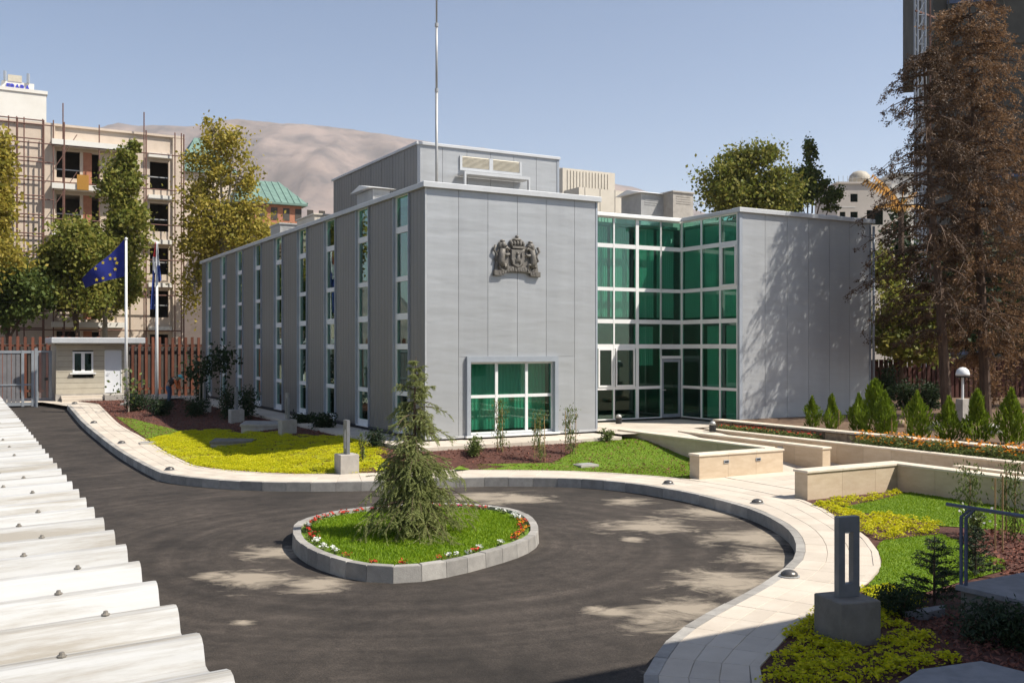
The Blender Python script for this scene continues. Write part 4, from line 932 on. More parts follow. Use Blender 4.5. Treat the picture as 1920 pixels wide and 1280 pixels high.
def covers():
    for px, py, lab in ((278, 831, 'flat dark inspection cover beside the left sidewalk edge'), (1098, 876, 'small grey inspection cover in the front lawn')):
        x, y = G(px, py, zwalk); z = zgarden(x, y) + 0.05
        t = thing('inspection_cover', lab, 'cover', (x, y, z), TH); MB().bbox(-0.28, 0.28, -0.22, 0.22, -0.10, 0.0, 0.01).build('frame', 'concrete', t); MB().box(-0.22, 0.22, -0.16, 0.16, 0.002, 0.012).build('lid', 'galvanised', t)
    for pts, z0, lab in (([(452, 806), (540, 806), (548, 797), (462, 795)], 0.0, 'long grey stone bench block in the shaded left garden'), ([(395, 824), (470, 822), (480, 817), (405, 816)], 0.0, 'low dark stone slab in the yellow ground cover on the left')):
        q = [G(x, y, lambda xx, yy: zwalk(xx, yy) + 0.25) for x, y in pts]; zz = zgarden(*q[0])
        h = 0.34 if 'bench' in lab else 0.2
        t = thing('stone_bench' if 'bench' in lab else 'stone_slab', lab, 'bench' if 'bench' in lab else 'slab')
        MB().prism(q, zz - 0.1, zz + h - 0.08).build('block', 'concrete', t)
        c = np.mean(q, 0); MB().prism([tuple(c + (np.array(p) - c) * 1.05) for p in q], zz + h - 0.078, zz + h).build('top', 'concrete' if 'bench' in lab else 'concrete_dark', t)
covers()
def dome_lamp():
    x, y = G(1805, 800, 0.14)
    t = thing('garden_lamp', 'garden lamp with pale dome head on a square stone post', 'lamp', (x, y, 0.14), TH)
    MB().bbox(-0.16, 0.16, -0.12, 0.12, -0.05, 0.85, 0.01).build('base_post', 'concrete', t); MB().tube([(0, 0, 0.85), (0, 0, 1.52)], 0.035, 8).build('stem', 'white_metal', t)
    MB().lathe([(0.20, 1.55), (0.205, 1.60), (0.17, 1.72), (0.09, 1.79), (0.005, 1.81)], 16).build('dome_head', 'white_metal', t, True); MB().lathe([(0.02, 1.50), (0.19, 1.50), (0.195, 1.549)], 16).build('shade', 'black_plastic', t)
dome_lamp()

# ---- white corrugated carport roof below the camera
def carport():
    t = bthing('carport', 'white corrugated metal carport roof running along the drive', 'carport')
    u0, v0 = UV(*[float(q) for q in (ray(455, 1280) * (0.75 / (629 / FPX)))[:2]])
    z0 = CZ - 0.75; pitch = 0.336; width = 6.0; sl = 0.03
    # one rib: valley, rise, crest, fall
    prof = [(0.0, 0.0), (0.03, 0.004), (0.055, 0.05), (0.075, 0.064), (0.10, 0.068), (0.14, 0.060), (0.22, 0.028), (0.29, 0.005), (0.336, 0.0)]
    first = -4; count = 62; per = 3; k = first; sheets = None
    def zz(u): return z0 + (u - u0) * sl
    vs_ = []; 
    me = None
    idx = 0
    while k < first + count:
        if me is None:
            m = MB(); pts = []
            for r in range(per):
                for a, h in (prof if r == per - 1 else prof[:-1]): pts.append((r * pitch + a, h))
            n = len(pts); vv = []
            for s in (0, 1):
                for a, h in pts: vv.append((-width * s, a, h - 0.068 - width * s * sl))
            top = len(vv)
            for s in (0, 1):
                for a, h in pts: vv.append((-width * s, a, h - 0.068 - width * s * sl - 0.004))
            f = [(i, i + 1, n + i + 1, n + i) for i in range(n - 1)] + [(top + i, top + n + i, top + n + i + 1, top + i + 1) for i in range(n - 1)] + [(i, top + i, top + i + 1, i + 1) for i in range(n - 1)]
            m.add(vv, f); o = m.build('roof_sheet', 'roof_sheet', t); me = o.data
            bm = bmesh.new(); bm.from_mesh(me); bmesh.ops.recalc_face_normals(bm, faces=bm.faces); bm.to_mesh(me); bm.free()
        else: o = link('roof_sheet', me, None, t)
        o.location = (u0 + random.uniform(-0.004, 0.004), v0 - 2.0 + k * pitch + 2.0, z0 + (0.0012 if idx % 2 else 0)); k += per; idx += 1
    scr = None
    for i in range(first, first + count):
        if i % 5 == 4 and i > 8: continue
        du = -0.30 + random.uniform(-0.05, 0.02) if i % 2 else -0.22 + random.uniform(-0.05, 0.03)
        v = v0 + i * pitch + 0.10; 
        if scr is None:
            scr = MB().lathe([(0.012, 0.0), (0.012, 0.003), (0.007, 0.005), (0.006, 0.011), (0.003, 0.012)], 8).build('roof_screw', 'screw_metal', t); o = scr
        else: o = link('roof_screw', scr.data, None, t)
        o.location = (u0 + du, v, z0 + du * sl + 0.001)
    y1 = v0 + (first + count) * pitch
    for uo in (-0.35, -3.0, -5.6): MB().box(u0 + uo - 0.05, u0 + uo + 0.05, v0 + first * pitch, y1 - 0.1, z0 - 0.32 + uo * sl, z0 - 0.12 + uo * sl).build('beam', 'galvanised', t)
    for k in range(5):
        v = v0 + first * pitch + 1.0 + k * (count * pitch - 1.4) / 4; x, yy = W(u0 - 0.35, v)
        MB().box(u0 - 0.41, u0 - 0.29, v - 0.06, v + 0.06, zroad(x, yy) - 0.02, z0 - 0.33).build('post', 'galvanised', t)
        x, yy = W(u0 - 5.6, v); MB().box(u0 - 5.66, u0 - 5.54, v - 0.06, v + 0.06, zroad(x, yy) - 0.02, z0 - 0.5).build('post', 'galvanised', t)
carport()

# ---- neighbouring house behind the landing; it stands just out of the picture and shades its lower right corner
def neighbour():
    t = bthing('neighbour_house', 'pale plastered house beyond the landing, shading the lower right corner', 'house')
    u0, u1, v0, v1, H = -2.3, 16.0, -31.0, -22.2, 8.0
    holes = [(-0.6 + k * 2.6, 0.9 + k * 2.6, z, z + 1.5) for k in range(6) for z in (0.9, 4.6)]
    m = MB(); us = sorted({u0, u1} | {h[0] for h in holes} | {h[1] for h in holes}); zs = sorted({-1.1, H} | {h[2] for h in holes} | {h[3] for h in holes})
    for a, b in zip(us, us[1:]):
        for c, d in zip(zs, zs[1:]):
            if not any(h[0] <= a and b <= h[1] and h[2] <= c and d <= h[3] for h in holes): m.box(a, b, v1 - 0.3, v1, c, d)
    m.build('wall', 'white_plaster', t)
    MB().box(u0, u0 + 0.3, v0, v1 - 0.302, -1.1, H).box(u1 - 0.3, u1, v0, v1 - 0.302, -1.1, H).box(u0 + 0.3, u1 - 0.3, v0, v0 + 0.3, -1.1, H).build('wall', 'white_plaster', t)
    MB().box(u0 - 0.25, u1 + 0.25, v0 - 0.25, v1 + 0.25, H + 0.002, H + 0.22).build('roof', 'concrete', t)
    for a, b, c, d in holes:
        w = MB().box(a, a + 0.06, v1 - 0.2, v1 - 0.1, c, d).box(b - 0.06, b, v1 - 0.2, v1 - 0.1, c, d).box(a + 0.06, b - 0.06, v1 - 0.2, v1 - 0.1, c, c + 0.06).box(a + 0.06, b - 0.06, v1 - 0.2, v1 - 0.1, d - 0.06, d).build('window', 'white_frame', t)
        MB().box(a + 0.05, b - 0.05, v1 - 0.16, v1 - 0.15, c + 0.05, d - 0.05).build('pane', 'glass_dark', w)
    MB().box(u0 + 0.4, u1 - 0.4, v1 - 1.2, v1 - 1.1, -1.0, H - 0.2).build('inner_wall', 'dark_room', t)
neighbour()

# ---- gate, gatehouse, fences at the far left
def booth():
    vb = 28.0; ua, _ = onv(105, 700, vb); ud0, zt = onv(196, 657, vb); ud1, _ = onv(228, 657, vb); ub, _ = onv(241, 700, vb); ur, zr = onv(268, 632, vb)
    zb = zwalk(-20, 48) ; fl = zb + 0.32; top = fl + 2.45
    t = bthing('gatehouse', 'small beige gatehouse with white door and flat roof beside the gate', 'gatehouse')
    wu0, wz1 = onv(136, 659, vb); wu1, wz0 = onv(175, 698, vb)
    h = (top - fl) / 9
    for k in range(9):
        z0, z1 = fl + k * h, fl + (k + 1) * h - 0.012
        segs = [(ua, ud0)]
        if z1 > wz0 and z0 < wz1: segs = [(ua, wu0), (wu1, ud0)]
        for a, b in segs: MB().box(a, b, vb, vb + 0.08, z0, z1).build('plank', 'booth_wall', t)
        MB().box(ud1, ub, vb, vb + 0.08, z0, z1).build('plank', 'booth_wall', t)
    dh = zt
    MB().box(ud0, ud1, vb, vb + 0.08, dh + 0.02, top).build('wall', 'booth_wall', t)
    d = MB().box(ud0 + 0.05, ud1 - 0.05, vb + 0.02, vb + 0.07, fl + 0.02, dh - 0.03).build('door', 'booth_door', t); MB().tube([(ud0 + 0.13, vb + 0.02, fl + 1.0), (ud0 + 0.13, vb - 0.04, fl + 1.0), (ud0 + 0.25, vb - 0.04, fl + 1.0)], 0.015, 6).build('handle', 'galvanised', d)
    MB().box(ud0, ud0 + 0.045, vb - 0.01, vb + 0.08, fl, dh).box(ud1 - 0.045, ud1, vb - 0.01, vb + 0.08, fl, dh).box(ud0 + 0.045, ud1 - 0.045, vb - 0.01, vb + 0.08, dh - 0.025, dh + 0.018).build('door_frame', 'white_frame', t)
    mw = (wu0 + wu1) / 2
    w = MB().box(wu0, wu0 + 0.09, vb - 0.02, vb + 0.06, wz0, wz1).box(wu1 - 0.09, wu1, vb - 0.02, vb + 0.06, wz0, wz1).box(mw - 0.08, mw + 0.08, vb - 0.02, vb + 0.06, wz0, wz1).box(wu0 + 0.09, mw - 0.08, vb - 0.02, vb + 0.06, wz0, wz0 + 0.09).box(mw + 0.08, wu1 - 0.09, vb - 0.02, vb + 0.06, wz0, wz0 + 0.09).box(wu0 + 0.09, mw - 0.08, vb - 0.02, vb + 0.06, wz1 - 0.09, wz1).box(mw + 0.08, wu1 - 0.09, vb - 0.02, vb + 0.06, wz1 - 0.09, wz1).build('window', 'white_frame', t)
    for a, b in ((wu0 + 0.085, mw - 0.075), (mw + 0.075, wu1 - 0.085)): MB().box(a, b, vb + 0.02, vb + 0.03, wz0 + 0.085, wz1 - 0.085).build('pane', 'glass_dark', w)
    MB().box(wu0 - 0.12, wu1 + 0.12, vb - 0.12, vb - 0.022, wz0 - 0.08, wz0 - 0.01).build('sill', 'white_frame', w)
    MB().box(ua, ua + 0.1, vb + 0.082, vb + 3, fl, top).box(ub - 0.1, ub, vb + 0.082, vb + 3, fl, top).box(ua, ub, vb + 3.0, vb + 3.1, fl, top).build('wall', 'booth_wall', t)
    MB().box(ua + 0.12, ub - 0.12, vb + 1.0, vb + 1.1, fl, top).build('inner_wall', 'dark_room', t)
    MB().box(ua - 0.02, ub + 0.02, vb - 0.02, vb + 3.1, zb - 0.4, fl - 0.003).build('plinth', 'concrete', t)
    MB().box(ua - 0.15, ur - 0.25, vb - 0.5, vb + 3.3, top + 0.003, top + 0.09).build('ceiling', 'booth_wall', t)
    MB().bbox(ua - 0.25, ur, vb - 0.75, vb + 3.5, top + 0.093, top + 0.36, 0.03).build('roof', 'coping', t)
    for k in range(2): MB().bbox(ua + 0.2, ud0 - 0.2 + 0.15 * k, vb - 0.9 + 0.4 * k, vb - 0.022, zb - 0.3 + k * 0.01, zb + 0.13 + 0.11 * k, 0.01).build('step', 'paver', t)
    MB().bbox(ud0 - 0.1, ub + 0.05, vb - 1.0, vb - 0.022, zb - 0.3, zb + 0.28, 0.01).build('landing', 'concrete', t)
    # gate
    g = bthing('pedestrian_gate', 'narrow grey sheet-metal gate beside the gatehouse', 'gate')
    a, _ = onv(72, 700, vb + 0.6); b = ua - 0.28; zt2 = onv(85, 657, vb + 0.6)[1]; n = 9
    for k in range(n):
        q = a + (b - a) * k / n; MB().box(q + 0.01, q + (b - a) / n - 0.01, vb + 0.6, vb + 0.63, zb + 0.1, zt2 - 0.1).build('panel_slat', 'gate_panel', g)
    MB().box(a - 0.12, a, vb + 0.56, vb + 0.68, zb - 0.2, zt2).box(b, b + 0.14, vb + 0.56, vb + 0.68, zb - 0.2, zt2).box(a, b, vb + 0.56, vb + 0.68, zt2 - 0.1, zt2).build('frame', 'gate_grey', g)
    MB().box(b - 0.2, b - 0.04, vb + 0.52, vb + 0.558, zb + 1.0, zb + 1.14).build('lock', 'black_plastic', g)
    g = bthing('sliding_gate', 'wide grey framed sliding gate at the far end of the drive', 'gate')
    x, yy = G(64, 763, zroad); b, vg = UV(x, yy); zb2 = zroad(x, yy); a = b - 7.0; zt3 = onv(30, 657, vg)[1]
    for z0, z1 in ((zb2 + 0.08, zb2 + 0.22), (zb2 + 1.05, zb2 + 1.12), (zt3 - 0.13, zt3)): MB().box(a, b - 0.12, vg, vg + 0.08, z0, z1).build('rail', 'gate_grey', g)
    for q in (b - 0.12, b - 0.55, b - 3.5, a): MB().box(q, q + 0.12, vg - 0.02, vg + 0.10, zb2 + 0.04, zt3 + 0.01).build('upright', 'gate_grey', g)
    n = 34
    for k in range(n):
        q = a + (b - 0.6 - a) * k / n; MB().box(q + 0.015, q + (b - a) / n - 0.03, vg + 0.03, vg + 0.05, zb2 + 0.22, zt3 - 0.13).build('panel_slat', 'gate_panel', g)
    MB().box(b + 0.02, b + 0.16, vg + 0.0, vg + 0.16, zb2 - 0.1, zt3 + 0.12).build('post', 'gate_grey', g)
    # floor between the drive and the gatehouse
    q = [W(a + 0.5, vb + 3), W(a + 5.0, vg + 1.2), W(b + 0.4, vg + 0.6)] + [tuple(KERB[1]), tuple(INNER[1])] + [W(-5.4, vb - 2.0), W(-1.2, vb + 0.3), W(-1.2, 33.5)]
    sheet('forecourt', q, lambda x, y: zwalk(x, y) - 0.03, 2.0, 'paver')
booth()
def fence(label, pts, zb, zt, pitch, m, w=0.15, gap_dark=True):
    t = thing('slat_fence', label, 'fence')
    P = [Vector((*p, 0)) for p in pts]; first = None
    for a, b in zip(P, P[1:]):
        d = (b - a); L = d.length; d.normalize(); rz = math.atan2(d.y, d.x)
        for k in range(int(L / pitch)):
            p = a + d * (k * pitch)
            if first is None: first = MB().box(0, w, -0.045, 0.045, 0, zt - zb).build('slat', m, t); o = first
            else: o = link('slat', first.data, None, t)
            o.location = (p.x, p.y, zb + random.uniform(-0.05, 0.02)); o.rotation_euler = (0, 0, rz)
        n = Vector((-d.y, d.x, 0))
        MB().bar(a + n * 0.10 + Vector((0, 0, zb + 0.5)), b + n * 0.10 + Vector((0, 0, zb + 0.5)), 0.06, 0.1).build('rail', m, t)
        MB().bar(a + n * 0.10 + Vector((0, 0, zt - 0.5)), b + n * 0.10 + Vector((0, 0, zt - 0.5)), 0.06, 0.1).build('rail', m, t)
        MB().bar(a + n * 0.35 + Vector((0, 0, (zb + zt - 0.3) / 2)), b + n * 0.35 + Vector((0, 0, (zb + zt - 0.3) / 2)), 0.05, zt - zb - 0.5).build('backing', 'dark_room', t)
    return t
fence('reddish-brown slat fence behind the gatehouse and the flagpoles', [W(-24, 34.5), W(3.0, 34.5)], -0.35, 3.15, 0.37, 'fence_wood')
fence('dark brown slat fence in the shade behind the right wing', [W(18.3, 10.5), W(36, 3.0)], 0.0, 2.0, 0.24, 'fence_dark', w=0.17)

# ---- flags
def flagpole(px, py, d, h, label):
    p = at(px, py, d); z = zwalk(p.x, d)
    t = thing('flagpole', label, 'flagpole', (p.x, d, z - 0.05))
    MB().tube([(0, 0, 0), (0, 0, h)], [0.085, 0.05], 10).build('pole', 'white_metal', t, True); MB().lathe([(0.01, h - 0.02), (0.075, h + 0.03), (0.075, h + 0.08), (0.01, h + 0.13)], 10).build('finial', 'white_metal', t, True)
    MB().bbox(-0.2, 0.2, -0.2, 0.2, -0.1, 0.12, 0.02).build('foot', 'concrete', t)
    return t, p.x, d, z - 0.05
def flags():
    t, x, d, z = flagpole(236.5, 600, 46.0, 7.75, 'white flagpole carrying the blue flag with yellow stars')
    f = thing('flag', 'drooping blue flag with a ring of yellow stars', 'flag', (x - 0.07, d, 0))
    ztop, zbot = at(0, 447, d).z, at(0, 518, d).z; wfly = (236 - 157) / FPX * d
    def P(s, q):      # s along the fly, q down the hoist
        top = ztop - (ztop - at(0, 523, d).z) * s ** 0.92; bot = zbot - (zbot - at(0, 539, d).z) * s ** 1.15
        return Vector((-wfly * (s ** 1.02), 0.16 * math.sin(6.5 * s + 1.2 * q) * s ** 0.5 + 0.25 * s * (q - 0.5), top + (bot - top) * q))
    n, m = 22, 12
    for side, off in ((0, 0.0),):
        v = [tuple(P(i / n, j / m)) for i in range(n + 1) for j in range(m + 1)]
        MB().add(v, [(i * (m + 1) + j, (i + 1) * (m + 1) + j, (i + 1) * (m + 1) + j + 1, i * (m + 1) + j + 1) for i in range(n) for j in range(m)]).build('cloth', 'flag_blue', f, True)
    for k in range(12):
        a = 2 * math.pi * k / 12; s, q = 0.50 + 0.30 * math.cos(a), 0.5 + 0.36 * math.sin(a)
        if s > 0.72: continue
        c = P(s, q) + Vector((0, -0.03, 0)); r = 0.10
        MB().add([tuple(c + Vector((-math.sin(i * math.pi / 5) * (r if i % 2 == 0 else r * 0.42), 0, math.cos(i * math.pi / 5) * (r if i % 2 == 0 else r * 0.42)))) for i in range(10)] + [tuple(c)], [(i, (i + 1) % 10, 10) for i in range(10)]).build('star', 'star_yellow', f)
    t, x, d, z = flagpole(294, 600, 43.5, 7.35, 'white flagpole carrying the furled red, white and blue flag')
    f = thing('flag', 'furled red, white and blue flag hanging limp on its pole', 'flag', (x, d, 0))
    zt = at(0, 452, d).z; zb = at(0, 580, d).z
    def fold(name, m, x0, x1, x2, x3, ya, yb, za, zc, zd, seed):
        n, k = 14, 9; v = []
        for i in range(n + 1):
            s = i / n; xa = x0 + (x2 - x0) * s; xb = x1 + (x3 - x1) * s
            for j in range(k + 1):
                q = j / k; v.append((xa + (xb - xa) * q, -0.10 + 0.07 * math.sin(q * 9 + seed + 2 * s), za + (zc - za) * s + (zd * q) * s))
        MB().add(v, [(i * (k + 1) + j, i * (k + 1) + j + 1, (i + 1) * (k + 1) + j + 1, (i + 1) * (k + 1) + j) for i in range(n) for j in range(k)]).build(name, m, f, True)
    Z = lambda py: at(0, py, d).z; X = lambda px: (px - 294) / FPX * d
    fold('red_stripe', 'flag_red', X(293), X(295), X(288), X(295), 0, 0, Z(455), Z(482), 0, 0.3)
    fold('white_stripe', 'flag_white', X(294), X(297), X(294), X(302), 0, 0, Z(456), Z(502), 0.1, 1.0)
    fold('white_stripe', 'flag_white', X(288), X(292), X(289), X(293), 0, 0, Z(482), Z(512), 0, 2.0)
    fold('blue_stripe', 'flag_navy', X(296), X(302), X(299), X(303.5), 0, 0, Z(498), Z(530), 0.1, 2.2)
    fold('blue_stripe', 'flag_navy', X(287), X(292.5), X(282), X(292), 0, 0, Z(508), Z(580), 0, 0.6)
flags()

# ---- the gardener working in the far bed
def gardener():
    x, y = G(316, 752, zwalk); z = zgarden(x, y)
    t = thing('person', 'person bending over in the far garden, light blue cap and jeans', 'person', (x, y, z - 0.0), R(0))
    def skin(name, verts, edges, rad, m, parent, root=0):
        me = bpy.data.meshes.new(name); me.from_pydata(verts, edges, []); o = link(name, me, None, parent)
        mo = o.modifiers.new('skin', 'SKIN'); mo.use_smooth_shade = True; sv = me.skin_vertices[0].data
        for i, r in enumerate(rad): sv[i].radius = (r, r); sv[i].use_root = (i == root)
        o.modifiers.new('sub', 'SUBSURF').levels = 1; o.modifiers['sub'].render_levels = 1
        me.materials.append(MATS[m]); return o
    V = [(-0.02, 0, 0.86), (0.10, 0, 1.02), (0.26, 0, 1.14), (0.40, 0, 1.20), (0.47, 0, 1.22), (0.55, 0, 1.25), (0.62, 0, 1.22),      # pelvis, spine, neck, head
         (-0.02, 0.1, 0.82), (0.06, 0.11, 0.47), (-0.02, 0.11, 0.08), (0.12, 0.12, 0.04), (-0.04, -0.1, 0.82), (0.08, -0.12, 0.48), (0.02, -0.12, 0.08), (0.16, -0.13, 0.04),
         (0.38, 0.19, 1.16), (0.44, 0.22, 0.90), (0.52, 0.18, 0.68), (0.55, 0.17, 0.60), (0.38, -0.19, 1.16), (0.46, -0.22, 0.90), (0.54, -0.18, 0.68), (0.57, -0.17, 0.60)]
    E = [(0, 1), (1, 2), (2, 3), (3, 4), (4, 5), (5, 6), (0, 7), (7, 8), (8, 9), (9, 10), (0, 11), (11, 12), (12, 13), (13, 14), (3, 15), (15, 16), (16, 17), (17, 18), (3, 19), (19, 20), (20, 21), (21, 22)]
    rad = [0.14, 0.145, 0.15, 0.13, 0.055, 0.10, 0.085, 0.085, 0.06, 0.042, 0.04, 0.085, 0.06, 0.042, 0.04, 0.055, 0.042, 0.033, 0.035, 0.055, 0.042, 0.033, 0.035]
    body = skin('body', V, E, rad, 'skin', t)
    cap = MB().lathe([(0.125, 0.0), (0.122, 0.05), (0.09, 0.10), (0.02, 0.125)], 12).build('cap', 'cap_cyan', t, True); cap.location = (0.57, 0, 1.27); cap.rotation_euler = (0, R(25), 0)
    MB().add([(0.06, -0.10, 0.0), (0.22, -0.06, -0.02), (0.22, 0.06, -0.02), (0.06, 0.10, 0.0), (0.06, -0.10, 0.012), (0.22, -0.06, -0.008), (0.22, 0.06, -0.008), (0.06, 0.10, 0.012)], [(3, 2, 1, 0), (4, 5, 6, 7), (0, 1, 5, 4), (1, 2, 6, 5), (2, 3, 7, 6), (3, 0, 4, 7)]).build('brim', 'cap_cyan', cap)
    skin('shirt', V[:4], [(0, 1), (1, 2), (2, 3)], [0.155, 0.17, 0.175, 0.14], 'shirt_dark', t)
    for a in (15, 19): skin('sleeve', [V[a], V[a + 1], V[a + 2]], [(0, 1), (1, 2)], [0.075, 0.06, 0.05], 'sleeve_orange', t)
    for a in (7, 11): skin('trouser_leg', [(V[a][0], V[a][1], 0.88), V[a + 1], V[a + 2]], [(0, 1), (1, 2)], [0.125, 0.085, 0.065], 'jeans', t)
    for a in (9, 13): MB().box(V[a][0] - 0.07, V[a][0] + 0.20, V[a][1] - 0.05, V[a][1] + 0.05, 0.0, 0.09).build('shoe', 'black_plastic', t)
gardener()

# ================================================================== PLANTS
def rnd(a, b): return random.uniform(a, b)
def stacked(vf):
    vs_, fs_, o = [], [], 0
    for v, f in vf: vs_.append(v); fs_.append(f + o); o += len(v)
    return np.vstack(vs_), np.vstack(fs_)
def cedar(base, label):
    """young deodar: sparse whorls above, a drooping skirt below"""
    t = thing('cedar_tree', label, 'tree', base); H = 3.05
    MB().tube([(0, 0, -0.05), (0.01, 0.01, 0.9), (-0.01, 0, 1.9), (0.0, 0.0, 2.6), (0.02, 0, H)], [0.05, 0.04, 0.026, 0.013, 0.005], 7).build('trunk', 'bark', t)
    br = MB(); P = []; A = []; S_ = []
    def rmax(h): return float(np.interp(h, [0, 0.35, 0.75, 1.1, 1.4, 1.75, 2.15, 2.5, 2.8, 3.1], [1.10, 1.08, 0.97, 0.74, 0.62, 0.64, 0.55, 0.35, 0.20, 0.05]))
    h = 0.10; nb = 0
    while h < H - 0.1:
        low = h < 1.3; k = 7 if low else 6
        for q in range(k):
            an = rnd(0, 6.283); L = rmax(h) * rnd(0.42, 1.15); d = Vector((math.cos(an), math.sin(an), 0)); pts = []
            up = rnd(0.25, 0.5) if not low else rnd(0.45, 0.75); m = 7; dr = (0.65 if low else 0.5) * (1 if h < 2.3 else 0.25)
            for i in range(m + 1):
                s = i / m; z = h + L * (up * s - dr * s * s * 1.35)
                pts.append(Vector((d.x * L * s, d.y * L * s, max(z, 0.03))))
            br.tube([tuple(p) for p in pts], [0.012 * (1 - 0.75 * i / m) for i in range(m + 1)], 4); nb += 1
            side = Vector((-d.y, d.x, 0))
            for i in range(1, m + 1):
                for rep in range(3 if low else 2):
                    s0 = pts[i] + (pts[i - 1] - pts[i]) * rnd(0, 1); l = (0.28 if low else 0.20) * rnd(0.5, 1.15) * (1.0 if i < m else 0.7) * min(1.0, 0.25 + (H - h) * 0.6)
                    w_ = side * rnd(-0.8, 0.8) + d * rnd(0.1, 0.6) + Vector((0, 0, rnd(-0.85, 0.1) if low else rnd(-0.7, 0.15))); w_.normalize()
                    nn = int(l * (330 if low else 300))
                    for a in range(nn):
                        f = a / nn; c = s0 + w_ * l * f + Vector((0, 0, -0.25 * l * f * f)); 
                        P.append((c.x + rnd(-.012, .012), c.y + rnd(-.012, .012), max(c.z, 0.02))); A.append((w_.x + rnd(-.7, .7), w_.y + rnd(-.7, .7), w_.z + rnd(-.5, .7))); S_.append(rnd(0.014, 0.028))
        h += 0.095 if low else 0.115
    br.build('branches', 'bark', t)
    v, f = leaves(np.array(P), np.array(S_), aspect=0.17, axis=np.array(A)); link('foliage', npmesh('foliage', v, f), 'needle_cedar', t)
    return t
cx_, cy_ = G(778, 1000, ISL_Z)
cedar((cx_, cy_, ISL_Z - 0.02), 'young cedar with drooping branches on the island lawn')

def flowers():
    ring = resample(inset(ISL, 0.27), 0.19, True); n = len(ring)
    protos = {}
    cen = ISC
    for k, p in enumerate(ring):
        an = math.degrees(math.atan2(p[1] - cen[1], p[0] - cen[0])) % 360
        px = CXP + FPX * p[0] / p[1]
        if 195 <= an <= 245: col = 'white' if an > 215 else 'red'
        elif 120 <= an < 165: col = 'red'
        elif 165 <= an < 195: col = 'white' if k % 3 else 'red'
        elif 245 <= an < 285: col = 'red' if k % 3 == 0 else None
        elif 285 <= an < 330: col = 'white' if k % 5 else 'red'
        elif an >= 330 or an < 25: col = 'orange' if k % 2 else 'red'
        elif 25 <= an < 55: col = 'white'
        elif 55 <= an < 120: col = 'pink' if k % 2 else 'red'
        else: col = 'red'
        if col is None or random.random() < 0.12: continue
        if col not in protos:
            protos[col] = []
            for q in range(3):
                N = 26; r = np.random.default_rng(hash((len(col), q)) % 1000)
                vL, fL = leaves(np.column_stack([r.normal(0, 0.035, N), r.normal(0, 0.035, N), r.uniform(0.01, 0.06, N)]), r.uniform(0.018, 0.03, N), flat=0.3, rng=r)
                N = 13; vP, fP = leaves(np.column_stack([r.normal(0, 0.035, N), r.normal(0, 0.035, N), r.uniform(0.06, 0.10, N)]), r.uniform(0.016, 0.026, N), flat=0.5, aspect=0.8, rng=r)
                a = npmesh('leaves', vL, fL); a.materials.append(MATS['leaf_shrub']); b = npmesh('petals', vP, fP); b.materials.append(MATS['petal_' + col]); protos[col].append((a, b))
        a, b = random.choice(protos[col]); j = (rnd(-.05, .05), rnd(-.05, .05))
        t = thing('bedding_flower', f'small {col} bedding flower planted just inside the island kerb', 'flower', (p[0] + j[0], p[1] + j[1], zisl(p[0], p[1]) + 0.005), rnd(0, 6.28), f'{col} flowers round the island')
        link('leaves', a, None, t); link('petals', b, None, t)
flowers()

def thuja_proto(H, Rm, seed, dens=2100):
    r = np.random.default_rng(seed); P = []; A = []
    n = dens; h = r.uniform(0, 1, n) ** 0.8; rad = Rm * np.interp(h, [0, 0.12, 0.3, 0.6, 0.85, 1], [0.75, 1.0, 0.98, 0.68, 0.32, 0.03])
    lob = 1 + 0.38 * np.sin(h * 9 + seed) * r.uniform(0.3, 1, n)
    an = r.uniform(0, 6.283, n); rr = rad * lob * np.sqrt(r.uniform(0.35, 1.15, n)); rr *= 1 + 0.30 * np.sin(3 * an + 7 * h + seed)
    P = np.column_stack([rr * np.cos(an), rr * np.sin(an), 0.03 + h * H * (1 + 0.0 * an)]); A = np.column_stack([np.cos(an) * 0.5, np.sin(an) * 0.5, np.ones(n) * 1.2])
    P[:, 2] += 0.05 * np.sin(5 * an + seed); return leaves(P, r.uniform(0.03, 0.075, n), aspect=0.26, axis=A, rng=r)
THUJA = [(thuja_proto(1.0, 0.26, s)) for s in (3, 5, 9, 12)]
THM = []
for v, f in THUJA:
    me = npmesh('foliage', v, f); me.materials.append(MATS['needle_thuja']); THM.append(me)
